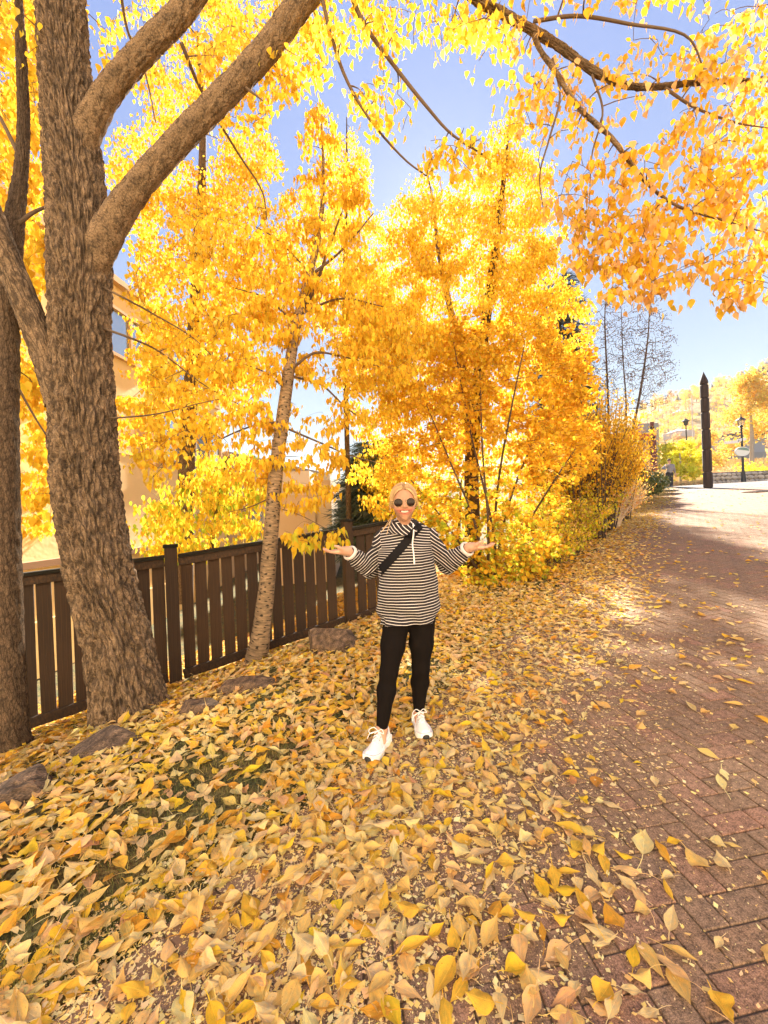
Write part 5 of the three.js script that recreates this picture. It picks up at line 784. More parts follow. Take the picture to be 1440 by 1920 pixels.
  // ---- hoodie
  const hemY = j(766, 1164, 2.75).y, shY = J.shR.y, cxAt = (y) => lerp(j(766, 1164, 2.75).x, j(759, 1000, 2.75).x, clamp((y - hemY) / (shY - hemY))), czAt = () => J.chest.z;
  const yOf = (py) => j(762, py, 2.75).y, prof = [[hemY - 0.03, 0.186], [hemY, 0.188], [yOf(1125), 0.206], [yOf(1080), 0.196], [yOf(1040), 0.190], [yOf(1012), 0.192], [yOf(1000), 0.186], [yOf(993), 0.172], [yOf(987), 0.142], [yOf(982), 0.110], [yOf(976), 0.075], [yOf(960), 0.03]];
  const halfW = (y) => { for (let i = 1; i < prof.length; i++) if (y < prof[i][0]) { const [y0, w0] = prof[i - 1], [y1, w1] = prof[i]; return lerp(w0, w1, clamp((y - y0) / (y1 - y0))); } return 0.03; };
  const torso = (x, y, z) => { const a = Math.max(0.03, halfW(y)), b = lerp(0.148, 0.125, clamp((y - hemY) / 0.5)) * lerp(1, 0.5, sst(y, yOf(1034), yOf(980))), X = (x - cxAt(y)) / a, Z = (z - czAt()) / b, k = Math.pow(Math.pow(Math.abs(X), 2.3) + Math.pow(Math.abs(Z), 2.3), 1 / 2.3); const fold = 0.008 * Math.sin((y - hemY) * 26 + x * 12 + 3.5 * noise(x * 6, y * 4, z * 5)) * sst(0.30 - (y - hemY), 0, 0.25) + 0.012 * noise(x * 9, y * 4, z * 9) + 0.006 * noise(x * 20, y * 12, z * 20); return Math.max((k - 1) * Math.min(a, b) * 0.8 + fold, hemY - y + 0.006 * Math.sin(x * 18), y - yOf(974)); };
  const sleeve = (sh, el, wr, s) => { const m = el.clone().lerp(wr, 0.5), e2 = wr.clone().lerp(el, 0.10), a = bone(sh, el, 0.064, 0.058), b = bone(el, m, 0.060, 0.058), c = bone(m, e2, 0.058, 0.047), dir = wr.clone().sub(el), L = dir.length(); dir.normalize(); return (x, y, z) => { const q = (x - el.x) * dir.x + (y - el.y) * dir.y + (z - el.z) * dir.z, f = 0.0045 * Math.sin(q * 105 + 2.2 * noise(x * 14, y * 14, z * 14)) * sst(q, -0.02, 0.03) * (1 - sst(q, L * 0.75, L * 0.9)) + 0.006 * noise(x * 17, y * 17, z * 17); return Math.max(smin(a(x, y, z), smin(b(x, y, z), c(x, y, z), 0.02), 0.03) + f, q - L * 0.90); }; };
  const sL = sleeve(J.shL, J.elL, J.wrL), sR = sleeve(J.shR, J.elR, J.wrR);
  const collar = (x, y, z) => { const dx = x - J.neck.x, dz = z - J.neck.z - 0.006, cy = yOf(984) - dz * 0.42, r = Math.hypot(dx, dz * 1.05), k = y - cy; return Math.hypot(r - 0.080 + k * 0.5, k * 0.8) - 0.021 - 0.006 * noise(x * 22, y * 22, z * 22); };
  const hood = bone(V(J.neck.x - 0.07, J.neck.y - 0.03, J.neck.z - 0.09), V(J.neck.x + 0.07, J.neck.y - 0.03, J.neck.z - 0.09), 0.05, 0.05);
  const hoodieF = (x, y, z) => { let d = smin(torso(x, y, z), Math.min(sL(x, y, z), sR(x, y, z)), 0.022); d = smin(d, collar(x, y, z), 0.018); return smin(d, hood(x, y, z), 0.03); };
  const [hl, hh] = bounds([J.shL, J.shR, J.elL, J.elR, J.wrL, J.wrR, V(J.chest.x, J.neck.y + 0.05, J.chest.z)], 0.11);
  let hg = nets(hoodieF, [hl[0], hemY - 0.03, hl[2] - 0.08], [hh[0], hh[1], hh[2] + 0.1], 0.0065).toNonIndexed();
  { // stripes run round the body and round each sleeve; the pattern changes at the armhole seam
    const p = hg.attributes.position, uv = new Float32Array(p.count * 2), v = V(), PITCH = 0.0185;
    const sleeveV = (sh, el, wr, side) => { const u1 = V(side * 0.42, -0.88, 0).normalize(), l1 = el.clone().sub(sh).dot(u1), u2 = wr.clone().sub(el).normalize(), u3 = V(u2.x, u2.y, u2.z * 0.2).normalize(); return (q, c) => { const b = c.clone().sub(el).dot(u2); return b > 0.02 ? l1 + q.clone().sub(el).dot(u3) : q.clone().sub(sh).dot(u1); }; };
    const vL = sleeveV(J.shL, J.elL, J.wrL, -1), vR = sleeveV(J.shR, J.elR, J.wrR, 1), c = V();
    for (let i = 0; i < p.count; i += 3) {
      c.set(0, 0, 0); for (let k = 0; k < 3; k++) c.add(v.fromBufferAttribute(p, i + k)); c.multiplyScalar(1 / 3);
      const off = c.x - cxAt(c.y), seam = 0.166 - 0.012 * clamp((shY - c.y) / 0.15), arm = Math.abs(off) > seam && (off < 0 ? sL : sR)(c.x, c.y, c.z) < torso(c.x, c.y, c.z) + 0.018, cl = collar(c.x, c.y, c.z) < 0.006 && !arm;
      for (let k = 0; k < 3; k++) { v.fromBufferAttribute(p, i + k); const s = arm ? (off < 0 ? vL : vR)(v, c) : cl ? v.y * 0.75 + (v.x - J.neck.x) * 0.55 + v.z * 0.3 : v.y + 0.16 * Math.abs(v.x - cxAt(v.y)) * sst(v.y, shY - 0.12, shY) - 0.12 * (v.x - cxAt(v.y)) ** 2 + 0.0035 * noise(v.x * 7, v.y * 7, 1) + 0.015 * Math.max(0, v.z - J.chest.z); uv[(i + k) * 2] = v.x * 4; uv[(i + k) * 2 + 1] = s / PITCH; }
    }
    hg.setAttribute('uv', new THREE.BufferAttribute(uv, 2));
  }
  const stripe = tex(64, 128, (u, v) => { const n = 0.03 * wrap2(u, v, 30, 30, 2), w = sst(Math.abs(v - 0.5), 0.125, 0.080); return [lerp(0.135, 0.88, w) + n, lerp(0.118, 0.85, w) + n, lerp(0.130, 0.84, w) + n]; });
  part('hoodie', hg, std([1, 1, 1], { map: stripe, roughness: 0.95, bumpMap: gr(grain, 6, 0.3), bumpScale: 0.0006 }), o);
  const cuffM = std([0.62, 0.57, 0.56], { roughness: 0.95 });
  for (const [el, wr] of [[J.elL, J.wrL], [J.elR, J.wrR]]) { const d = wr.clone().sub(el), L = d.length(); d.normalize(); const c = el.clone().addScaledVector(d, L * 0.90), g = new THREE.TorusGeometry(0.044, 0.009, 10, 32).scale(1, 1, 1.5); g.applyQuaternion(new THREE.Quaternion().setFromUnitVectors(V(0, 0, 1), d)).translate(c.x, c.y, c.z); part('cuff', g, cuffM, o); }
  // ---- drawstring and crossbody strap
  const front = (x, y) => { let z = J.chest.z + 0.26; for (let i = 0; i < 60; i++) { const d = hoodieF(x, y, z); if (d < 0.0015) break; z -= Math.max(0.001, d * 0.7); } return z; };
  const onFront = (px, py, lift) => { const a = j(px, py, 2.62); return V(a.x, a.y, front(a.x, a.y) + lift); };
  part('drawstring', merge([tube([[776, 982], [776, 1000], [774, 1020], [776, 1040], [777, 1058]].map(([x, y]) => onFront(x, y, 0.006)), [0.0048, 0.0048, 0.0048, 0.0045, 0.0055], 8, 24)]), std([0.80, 0.77, 0.76], { roughness: 0.9 }), o);
  { const pos = [], idx = [], N = 26; for (let i = 0; i <= N; i++) { const t = i / N, cx = lerp(792, 711, t) + 6 * Math.sin(t * Math.PI) * 0 - 14 * Math.pow(t, 3) * (1 - t), cy = lerp(983, 1076, t) , ox = 5.2, oy = 6.2; for (const [k, lift] of [[-1, 0.004], [-0.9, 0.009], [0.9, 0.009], [1, 0.004]]) { const q = onFront(cx + ox * k * 0.95, cy + oy * k, lift); pos.push(q.x, q.y, q.z); } if (i) for (let m = 0; m < 3; m++) { const a = (i - 1) * 4 + m; idx.push(a, a + 4, a + 1, a + 1, a + 4, a + 5); } } part('strap', buffer(pos, idx), phys([0.010, 0.009, 0.010], { roughness: 0.9, specularIntensity: 0.3, side: THREE.DoubleSide, bumpMap: grain, bumpScale: 0.001 }), o); }
  // ---- leggings
  const lb = [bone(V(J.pelvis.x - 0.055, J.pelvis.y + 0.04, J.pelvis.z), V(J.pelvis.x + 0.055, J.pelvis.y + 0.04, J.pelvis.z), 0.125, 0.125, 0.85), bone(V(J.pelvis.x, J.pelvis.y, J.pelvis.z), V(J.pelvis.x, J.pelvis.y - 0.055, J.pelvis.z), 0.08, 0.055), bone(J.hipL, J.hipL.clone().lerp(J.knL, 0.5), 0.092, 0.080), bone(J.hipL.clone().lerp(J.knL, 0.5), J.knL, 0.080, 0.058), bone(J.hipR, J.hipR.clone().lerp(J.knR, 0.5), 0.092, 0.080), bone(J.hipR.clone().lerp(J.knR, 0.5), J.knR, 0.080, 0.058)];
  const calf = (kn, an) => { const m = kn.clone().lerp(an, 0.33).add(V(0, 0, -0.012)), e = kn.clone().lerp(an, 0.985); return [bone(kn, m, 0.056, 0.060), bone(m, e, 0.060, 0.037)]; };
  const legL = joinAll([lb[0], lb[1], lb[2], lb[3], ...calf(J.knL, J.anL)], 0.025), legR = joinAll([lb[0], lb[1], lb[4], lb[5], ...calf(J.knR, J.anR)], 0.025);
  const legF = (x, y, z) => Math.max(smin(legL(x, y, z), legR(x, y, z), 0.008), Math.min(x < J.pelvis.x ? J.anL.y - 0.004 - y : J.anR.y - 0.004 - y, 1)) + 0.0022 * noise(x * 22, y * 16, z * 22);
  const [ll, lh] = bounds([J.hipL, J.hipR, J.knL, J.knR, J.anL, J.anR, J.pelvis], 0.14);
  part('leggings', nets(legF, ll, [lh[0], hemY + 0.10, lh[2]], 0.0075), phys([0.0065, 0.0045, 0.004], { roughness: 0.9, specularIntensity: 0.25 }), o);
  // ---- running shoes
  const whiteM = std([0.80, 0.79, 0.82], { roughness: 0.6, bumpMap: gr(grain, 8, 8), bumpScale: 0.0005 }), soleM = std([0.84, 0.83, 0.84], { roughness: 0.6 }), blackM = std([0.02, 0.02, 0.022], { roughness: 0.7 }), laceM = std([0.86, 0.84, 0.84], { roughness: 0.8 }), greyM = std([0.36, 0.35, 0.38]);
  function shoe(an, toePx, side) {
    const toe = at(...toePx).sub(root), d = V(toe.x - an.x, 0, toe.z - an.z).normalize(), s = V(d.z, 0, -d.x).multiplyScalar(1), y0 = G(root.x + an.x, -(root.z + an.z)) - root.y + 0.012, g = part('shoe', new THREE.BufferGeometry(), whiteM, o);
    const L0 = -0.075, L1 = 0.195; // heel and toe along d from the ankle
    const base = V(an.x, y0, an.z), P = (a, b, c) => base.clone().addScaledVector(d, a).addScaledVector(s, b).add(V(0, c, 0));
    const local = (x, y, z) => { const vx = x - base.x, vz = z - base.z; return [vx * d.x + vz * d.z, vx * s.x + vz * s.z, y - base.y]; };
    const wid = (a) => { const t = clamp((a - L0) / (L1 - L0)); return 0.034 + 0.013 * sst(t, 0.35, 0.7) - 0.004 * Math.exp(-(((t - 0.4) / 0.12) ** 2)) - 0.020 * Math.pow(clamp((t - 0.78) / 0.22), 2) - 0.012 * Math.pow(clamp((0.12 - t) / 0.12), 2); };
    const outl = (a, b, extra) => { const e = Math.max(L0 - a, a - L1) + 0.0; const w = wid(a) + extra; return Math.max(Math.abs(b) - w, e - extra * 0.5); };
    const sole = (x, y, z) => { const [a, b, c] = local(x, y, z), t = (a - L0) / (L1 - L0), lift = 0.018 * Math.pow(clamp((t - 0.72) / 0.28), 2), h = lerp(0.036, 0.026, clamp(t)), wave = 0.003 * Math.sin(a * 70); const q = Math.max(Math.abs(c - lift - h / 2) - h / 2 + wave * 0.4, outl(a, b, 0.007)); return q - 0.003; };
    const upper = (x, y, z) => { const [a, b, c] = local(x, y, z), t = clamp((a - L0) / (L1 - L0)), top = t < 0.36 ? 0.098 - 0.05 * Math.pow(clamp((t - 0.02) / 0.34), 0.0) * 0 - 0.012 * Math.sin(t / 0.36 * Math.PI) : lerp(0.108, 0.052, Math.pow((t - 0.36) / 0.64, 0.8)), hh = top - 0.025, cc = (c - 0.025) / hh, w = wid(a) * (1 - 0.25 * clamp(cc)), X = b / w, k = Math.pow(Math.pow(Math.abs(X), 2.4) + Math.pow(Math.max(0, cc), 2.2), 1 / 2.3); let e = Math.max((k - 1) * 0.03, 0.015 - c, (L0 - a) - 0.004 * (c * 10), a - L1 + 0.5 * Math.max(0, c - 0.02)); const hole = Math.hypot((a + 0.012) / 0.050, b / 0.027) - 1; if (c > 0.055) e = Math.max(e, -hole * 0.025); return e; };
    const [lo, hi] = bounds([P(L0, -0.06, 0), P(L0, 0.06, 0.13), P(L1, -0.06, 0), P(L1, 0.06, 0.1)], 0.02);
    g.geometry = nets(upper, lo, hi, 0.0042);
    part('midsole', nets(sole, lo, hi, 0.0042), soleM, g);
    part('outsole', (() => { const gs = []; const sh = []; for (let i = 0; i <= 10; i++) { const t = i / 10, a = lerp(L1 - 0.045, L1 + 0.007, Math.sin(t * Math.PI)), b = lerp(-0.036, 0.036, t); sh.push(P(a, b, 0.012 + 0.012 * Math.sin(t * Math.PI))); } gs.push(tube(sh, sh.map((_, i) => 0.006 + 0.009 * Math.sin(i / 10 * Math.PI)), 8)); gs.push(box(0.001, 0.001, 0.001, base.x, base.y, base.z)); return merge(gs); })(), blackM, g);
    const lace = []; for (let i = 0; i < 5; i++) { const a = 0.052 + i * 0.018, c = 0.112 - i * 0.0125, w = 0.020 - i * 0.001; lace.push(tube([P(a, -w, c - 0.008), P(a + 0.006, 0, c + 0.003), P(a + 0.013, w, c - 0.010)], [0.003, 0.003, 0.003], 5, 8)); lace.push(tube([P(a, w, c - 0.008), P(a + 0.006, 0, c + 0.004), P(a + 0.013, -w, c - 0.010)], [0.003, 0.003, 0.003], 5, 8)); }
    lace.push(tube([P(0.05, 0, 0.116), P(0.055, side * 0.03, 0.135), P(0.07, side * 0.058, 0.118), P(0.066, side * 0.05, 0.098), P(0.052, side * 0.01, 0.114)], Array(5).fill(0.0026), 5, 20), tube([P(0.05, 0, 0.116), P(0.05, -side * 0.025, 0.130), P(0.062, -side * 0.042, 0.112), P(0.055, -side * 0.01, 0.114)], Array(4).fill(0.0026), 5, 16), tube([P(0.052, 0, 0.116), P(0.07, side * 0.05, 0.10), P(0.08, side * 0.065, 0.07)], Array(3).fill(0.0024), 5, 10));
    part('lace', merge(lace), laceM, g);
    const eye = []; for (const q of [-1, 1]) for (let i = 0; i < 6; i++) { const a = 0.048 + i * 0.017, c = 0.100 - i * 0.0115; eye.push(box(0.004, 0.009, 0.004).applyMatrix4(new THREE.Matrix4().makeBasis(s, V(0, 1, 0), d)).translate(...P(a, q * (0.024 - i * 0.0002), c).toArray())); } part('eyelets', merge(eye), greyM, g);
    part('collar_lining', new THREE.TorusGeometry(0.030, 0.006, 8, 24).rotateX(Math.PI / 2).applyMatrix4(new THREE.Matrix4().makeBasis(s, V(0, 1, 0), d)).scale(1, 1, 1).translate(...P(-0.012, 0, 0.089).toArray()), greyM, g);
  }
  shoe(J.anL, [690, 1432, 2.42], -1); shoe(J.anR, [799, 1392, 2.62], -1);
}
// ---------------------------------------------------------------- the man walking away at the end of the path
{
  const D = 24.6, root = onGround(at(1256, 913, D).x, D, 0.02), pr = at(1256, 913, D), o = group('man', root, 'man in a grey shirt and dark trousers walking away at the end of the path', 'person'), j = (px, py, dz = 0) => at(px, py, D + dz).sub(pr);
  const hd = j(1254.5, 863.5), nk = j(1255, 870), ch = j(1256, 876), pv = j(1255, 886), shl = j(1249.5, 872.5), shr = j(1261.5, 872.5), ell = j(1243.5, 877.5, -0.05), wl = j(1250, 879.5, -0.3), elr = j(1264, 880), wr = j(1266, 889.5), hl = j(1252.5, 888), hr = j(1258, 888), kl = j(1252, 899, 0.1), kr = j(1259, 900, -0.1), al = j(1249.5, 910, 0.25), ar = j(1259, 912, -0.2);
  const body = joinAll([ball(hd, 0.085, 0.115, 0.10), bone(hd, nk, 0.055, 0.06), bone(wr, wr.clone().add(V(0.02, -0.13, 0.02)), 0.04, 0.03), bone(elr, wr, 0.045, 0.035), bone(ell, wl, 0.05, 0.04), bone(ch, pv, 0.14, 0.12, 0.7), bone(hl, al, 0.06, 0.04), bone(hr, ar, 0.06, 0.04)], 0.03);
  part('body', nets(body, [-0.75, -0.05, -0.6], [0.75, 1.9, 0.6], 0.022), skinMat, o);
  part('hair', nets(joinAll([ball(V(hd.x, hd.y + 0.03, hd.z - 0.0), 0.094, 0.10, 0.105)], 0.01), [hd.x - 0.2, hd.y - 0.02, hd.z - 0.2], [hd.x + 0.2, hd.y + 0.2, hd.z + 0.2], 0.02), std([0.10, 0.06, 0.04]), o);
  part('shirt', nets(joinAll([bone(ch, pv, 0.19, 0.165, 0.7), bone(shl, shr, 0.09, 0.09), bone(shl, ell, 0.085, 0.075), bone(ell, wl, 0.075, 0.06), bone(shr, elr, 0.085, 0.07), bone(elr, elr.clone().lerp(wr, 0.5), 0.065, 0.055)], 0.04), [-0.75, 0.75, -0.7], [0.75, 1.65, 0.5], 0.022), std([0.27, 0.25, 0.26], { roughness: 0.95 }), o);
  part('trousers', nets(joinAll([bone(hl, hr, 0.145, 0.145, 0.9), bone(hl, kl, 0.125, 0.09), bone(kl, al, 0.09, 0.075), bone(hr, kr, 0.125, 0.09), bone(kr, ar, 0.09, 0.075)], 0.025), [-0.6, 0.02, -0.6], [0.6, 1.2, 0.6], 0.022), std([0.03, 0.028, 0.03]), o);
  for (const a of [al, ar]) { const g = new RoundedBoxGeometry(0.11, 0.09, 0.28, 2, 0.03).translate(a.x, Math.max(0.03, a.y - 0.02), a.z - 0.05); part('shoe', g, std([0.25, 0.23, 0.22]), o); }
}
// ---------------------------------------------------------------- fallen leaves, crumbs and grass
const litterTex = [0, 1, 2].map((k) => tex(128, 256, (u, v) => {
  const x = Math.abs(u - 0.5), mid = clamp(1 - x / 0.018), q = (v * 9 + x * 9.5) % 1, vein = clamp(1 - Math.abs(q - 0.5) / 0.07) * 0.5 * (x > 0.02 ? 1 : 0), n = wrap2(u, v, 6, 7, 3 + k) * 0.4, f = wrap2(u, v, 40, 50, 8 + k) * 0.09, spot = clamp((wrap2(u, v, 14, 20, 13 + k) - 0.66) * 5);
  const b = 0.88 + 0.13 * mid + 0.08 * vein + f * 0.8 + n * 0.2;
  return [b * (1 - 0.34 * spot), b * (0.97 + 0.03 * mid - n * 0.10) * (1 - 0.48 * spot), b * (0.92 + 0.08 * mid - n * 0.3) * (1 - 0.6 * spot)];
}));
const LIT = { straw: [0.97, 0.70, 0.24], cream: [0.97, 0.79, 0.41], gold: [0.96, 0.63, 0.08], yellow: [0.97, 0.67, 0.05], amber: [0.92, 0.50, 0.06], peach: [0.96, 0.66, 0.32], rose: [0.78, 0.46, 0.24], brown: [0.48, 0.28, 0.12] };
const litMats = {}; const litMat = (c, t) => litMats[c + t] ??= (() => { const m = new THREE.MeshPhysicalMaterial({ map: litterTex[t], roughness: 0.8, transmission: 0.25, thickness: 0, specularIntensity: 0.4, side: THREE.DoubleSide, bumpMap: litterTex[t], bumpScale: 0.0015 }); m.color.setRGB(...LIT[c]); return m; })();
// a dry leaf lies face up (+y), stalk towards +z, tip towards -z; every variant curls another way
function litterGeo(k, len, wid) {
  const r = rng(300 + k), pos = [], uv = [], idx = [], NL = 9, NW = 3, wild = k % 5 === 4 ? 1.9 : 1, jag = k >= 13 ? 0.5 : 0.12, cup = (r() - 0.35) * 1.2 * wild, roll = (r() - 0.4) * 1.2 * wild, twist = (r() - 0.5) * 1.2 * wild, bend = (r() - 0.5) * 0.8, ruffle = (0.06 + r() * 0.12) * wild, ph = r() * 6;
  const peak = 0.3 + r() * 0.15, sharp = 1.1 + r() * 0.8;
  for (let i = 0; i <= NL; i++) {
    const t = i / NL, w = (t < peak ? Math.pow(t / peak, 0.6) : Math.pow(Math.cos((t - peak) / (1 - peak) * Math.PI / 2), sharp)) * wid / 2 * (i === 0 ? 0.3 : 1) + 0.0006;
    for (let j = -NW; j <= NW; j++) {
      const q = j / NW, x = q * w * (1 - jag * clamp(0.15 + noise(t * 8, q > 0 ? 3 + k : 8 + k)) * Math.abs(q) * 1.6), up = cup * Math.abs(q) * w * 0.75 + q * q * w * 0.25 * cup + ruffle * w * Math.sin(t * 11 + ph + q * 2) * Math.abs(q) + roll * len * 0.22 * (t - 0.4) * (t - 0.4) * 4 * 0.5 + twist * q * w * (t - 0.5) * 1.4;
      pos.push(x + bend * len * 0.22 * t * t, up, len * 0.5 - t * len); uv.push(0.5 + q * 0.48, t);
    }
  }
  const m = 2 * NW + 1; for (let i = 0; i < NL; i++) for (let j = 0; j < 2 * NW; j++) { const a = i * m + j; idx.push(a, a + m, a + 1, a + 1, a + m, a + m + 1); }
  const n0 = pos.length / 3, sl = len * (0.3 + r() * 0.35), sb = (r() - 0.5) * 0.5, b0 = pos[NW * 3 + 1]; // stalk
  for (let i = 0; i <= 3; i++) { const t = i / 3; for (const e of [-1, 1]) { pos.push(e * 0.0011 + sb * sl * t * t, b0 + 0.004 * Math.sin(t * 3), len * 0.5 + t * sl); uv.push(0.5 + e * 0.01, 0.5); } if (i) { const a = n0 + (i - 1) * 2; idx.push(a, a + 1, a + 2, a + 1, a + 3, a + 2); } }
  let lo = 1; for (let i = 1; i < pos.length; i += 3) lo = Math.min(lo, pos[i]);
  for (let i = 1; i < pos.length; i += 3) pos[i] -= lo * 0.8;
  return buffer(pos, idx, uv);
}
{
  const r = rng(201), geos = []; for (let k = 0; k < 18; k++) geos.push(litterGeo(k, 0.068 + 0.019 * (k % 3), 0.034 + 0.0095 * ((k * 5) % 4)));
  // leaves per square metre at a place: thick beside the path, thinning over the bricks
  const patch = (x, D) => fbm(x * 1.1 + 3, D * 1.1, 1.7, 3);
  const cover = (x, D, t, s) => {
    const near = 1 - sst(t, 3, 9), p = patch(x, D);
    if (s > 0) { let c = 560; if (s < 2.4 && t < 6) c = 640 + 600 * p; if (p < -0.19 && s > 0.25 && s < 2.2) c *= 0.55; if (s > 2.6) c = 400; if (t > 6) c = s < 1.6 ? 300 : 120; return Math.max(30, c); }
    const e = -s, wide = lerp(1.35, 0.75, sst(t, -1.8, 0.8)), c = 520 * Math.exp(-Math.pow(e / wide, 2.4)) * (0.75 + 1.5 * p) + 55 * near * Math.exp(-e / 3.4) * (0.7 + 2.2 * Math.max(-0.3, p)) + 3.5;
    const heap = 150 * Math.exp(-((x - 0.36) ** 2 / 0.10 + (D - 1.28) ** 2 / 0.05)) + 120 * Math.exp(-((x - 0.75) ** 2 / 0.03 + (D - 1.9) ** 2 / 0.10));
    return Math.max(1.5, c + heap);
  };
  const kinds = [['straw', 0.33], ['cream', 0.27], ['gold', 0.13], ['yellow', 0.09], ['amber', 0.07], ['peach', 0.10], ['rose', 0.03], ['brown', 0.01]], deep = [['gold', 0.32], ['amber', 0.3], ['straw', 0.16], ['peach', 0.1], ['brown', 0.12]];
  const list = [], e = new THREE.Euler(), Q = new THREE.Quaternion(), Q2 = new THREE.Quaternion();
  const step = 0.1;
  const laid = new Map();
  for (let D = -1.3; D < 24; D += step) for (let x = -6; x < 20; x += step) {
    const [t, s] = ts(x, D); if (s < -9 || s > 6 || (D > 12 && s > 2.5)) continue;
    const c0 = onGround(x, D); if (!around(c0)) continue;
    let n = cover(x, D, t, s) * step * step; n = Math.floor(n) + (r() < n % 1 ? 1 : 0);
    for (let i = 0; i < n; i++) {
      const px = x + r() * step, pd = D + r() * step, p = onGround(px, pd), [tt, ss] = ts(px, pd), key = Math.floor(px / 0.07) + ',' + Math.floor(pd / 0.07), k = laid.get(key) ?? 0; laid.set(key, k + 1);
      p.y += 0.003 + k * 0.0075 + r() * 0.005;
      const tilt = 0.13 + 0.10 * Math.min(3, k) + (ss > 0.2 ? 0.14 : 0);
      e.set(gauss(r) * tilt, 0, gauss(r) * tilt); Q.setFromEuler(e);
      if (r() < 0.12) Q.multiply(Q2.setFromAxisAngle(V(0, 0, 1), Math.PI)), p.y += 0.012;
      Q.premultiply(Q2.setFromAxisAngle(V(0, 1, 0), r() * 6.283));
      Q.premultiply(Q2.setFromUnitVectors(V(0, 1, 0), V(G(px - 0.1, pd) - G(px + 0.1, pd), 0.2, -(G(px, pd - 0.1) - G(px, pd + 0.1))).normalize()));
      const g = Math.floor(r() * 18), sc = 0.72 + Math.pow(r(), 1.5) * 0.62, c = pick(r, ss > 2.3 || (tt > 4.5 && ss > 0.1) ? deep : kinds);
      list.push({ p, q: Q.clone(), s: sc, g, c, tx: Math.floor(r() * 3), D: pd, ss, k });
    }
  }
  // how much of each of the nearest leaves shows: those on top of the heap first
  const tops = list.filter((l) => inFrame(l.p, -16) && l.D < 3.2 && l.k >= (l.ss > -0.9 ? 1 : 0)).sort((a, b) => a.D - b.D).slice(0, 300), own = new Set(tops);
  const look = { straw: 'pale straw-yellow', cream: 'cream-coloured', gold: 'golden', yellow: 'bright yellow', amber: 'amber', peach: 'peach-coloured', rose: 'pinkish brown', brown: 'dark brown' };
  for (const l of tops) {
    const where = l.ss < -0.9 ? ['on bare bricks', 'on the bricks'] : l.ss < 0 ? ['along the path edge', 'along the path edge'] : ['over the grass', 'over the grass'];
    const q = toPix(l.p), zone = q[0] < 480 ? 'at the lower left' : q[0] < 960 ? 'in the lower middle' : 'at the lower right', row = q[1] > 1700 ? 'nearest' : 'farther back';
    const m = solo('fallen_leaf', geos[l.g], litMat(l.c, l.tx), `${look[l.c]} leaf ${where[0]} ${zone}, ${row}`, 'leaf', `${look[l.c]} fallen leaves ${where[1]} ${zone}, ${row}`);
    m.position.copy(l.p); m.quaternion.copy(l.q); m.scale.setScalar(l.s);
  }
  const M = new THREE.Matrix4(), col = new THREE.Color(), carpet = new THREE.Group(); carpet.name = 'leaf_litter'; tag(carpet, 'countless dry yellow leaves carpeting the grass and the edge of the path', 'leaf litter', null, 'stuff'); scene.add(carpet);
  geos.forEach((g, k) => { const rest = list.filter((l) => l.g === k && !own.has(l)), base = litMat('straw', k % 3).clone(); base.color.setRGB(1, 1, 1); const im = shade(new THREE.InstancedMesh(g, base, rest.length)); rest.forEach((l, i) => { im.setMatrixAt(i, M.compose(l.p, l.q, V(l.s, l.s, l.s))); im.setColorAt(i, col.setRGB(...jitter(r, LIT[l.c], 0.10))); }); im.name = 'leaf_layer'; im.userData.kind = 'stuff'; carpet.add(im); });
  // trodden crumbs of leaves on the bricks
  const flake = buffer([0.5, 0.05, 0, 0.1, 0, 0.42, -0.6, 0.08, 0.12, -0.2, 0, -0.4, 0.0, 0.01, 0.0], [4, 1, 0, 4, 2, 1, 4, 3, 2, 4, 0, 3], [0.5, 0.5, 0.4, 0.4, 0.6, 0.3, 0.7, 0.6, 0.5, 0.5]), fl = [];
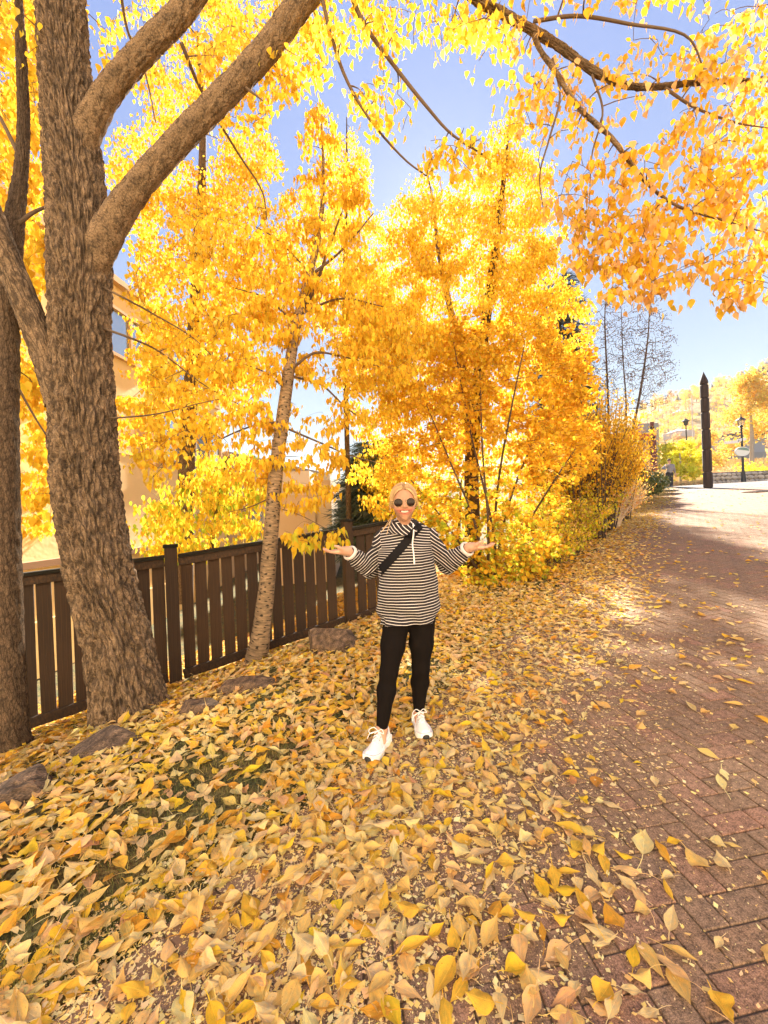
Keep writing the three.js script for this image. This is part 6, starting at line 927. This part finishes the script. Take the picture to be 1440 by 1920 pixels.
  for (let i = 0; i < 620000; i++) {
    const D = -0.6 + 7 * Math.pow(r(), 1.35), x = (r() - 0.5) * (2.1 * Math.max(0, D) + 2.4), [t, s] = ts(x, D); if (s > 0.3 || s < -7) continue;
    const w = Math.exp(-Math.pow(Math.max(0, -s - 0.25) / 0.75, 2)) * (0.55 + 1.5 * Math.max(0, 0.35 + fbm(x * 1.6, D * 1.6, 5, 3))) + 0.035; if (r() > w) continue;
    const p = onGround(x, D, 0.002 + r() * 0.006); if (!inFrame(p, 40) && r() < 0.5) continue;
    const z = (0.0035 + 0.022 * Math.pow(r(), 4)) * (r() < 0.1 ? 1.6 : 1); Q.setFromEuler(e.set(gauss(r) * 0.2, r() * 6.283, gauss(r) * 0.2)); fl.push([M.compose(p, Q, V(z, z, z * (0.25 + r()))).clone(), jitter(r, LIT[pick(r, [['cream', 0.5], ['straw', 0.4], ['peach', 0.1]])], 0.12)]);
  }
  const fm = litMat('cream', 0).clone(); fm.color.setRGB(1, 1, 1); fm.map = null; fm.bumpMap = null;
  const fi = shade(new THREE.InstancedMesh(flake, fm, fl.length)); fl.forEach(([m, c], i) => { fi.setMatrixAt(i, m); fi.setColorAt(i, col.setRGB(...c)); }); fi.name = 'leaf_crumbs'; tag(fi, 'trodden crumbs of yellow leaves scattered over the bricks', 'leaf crumbs', null, 'stuff'); scene.add(fi);
  // short grass between the leaves
  const blade = buffer([-0.5, 0, 0, 0.5, 0, 0, -0.3, 0.5, 0.12, 0.3, 0.5, 0.12, 0, 1, 0.4], [0, 1, 2, 1, 3, 2, 2, 3, 4]), bl = [];
  for (let i = 0; i < 190000; i++) {
    const D = -0.6 + 7.6 * Math.pow(r(), 1.2), x = (r() - 0.5) * (2.1 * Math.max(0, D) + 2.4), [t, s] = ts(x, D); if (s < 0.08 || s > 3.4) continue; const pp = patch(x, D); if (pp > -0.02 && r() < 0.85) continue;
    const p = onGround(x, D, -0.003); const h = 0.018 + 0.03 * r(); Q.setFromEuler(e.set(gauss(r) * 0.5, r() * 6.283, gauss(r) * 0.5)); bl.push([M.compose(p, Q, V(0.0035, h, h)).clone(), jitter(r, r() < 0.75 ? [0.12, 0.13, 0.025] : [0.28, 0.22, 0.07], 0.3)]);
  }
  const gi = shade(new THREE.InstancedMesh(blade, std([1, 1, 1], { side: THREE.DoubleSide }), bl.length)); bl.forEach(([m, c], i) => { gi.setMatrixAt(i, m); gi.setColorAt(i, col.setRGB(...c)); }); gi.name = 'grass'; tag(gi, 'short dull green grass showing between the fallen leaves', 'grass', null, 'stuff'); scene.add(gi);
}
renderer.render(scene, camera);
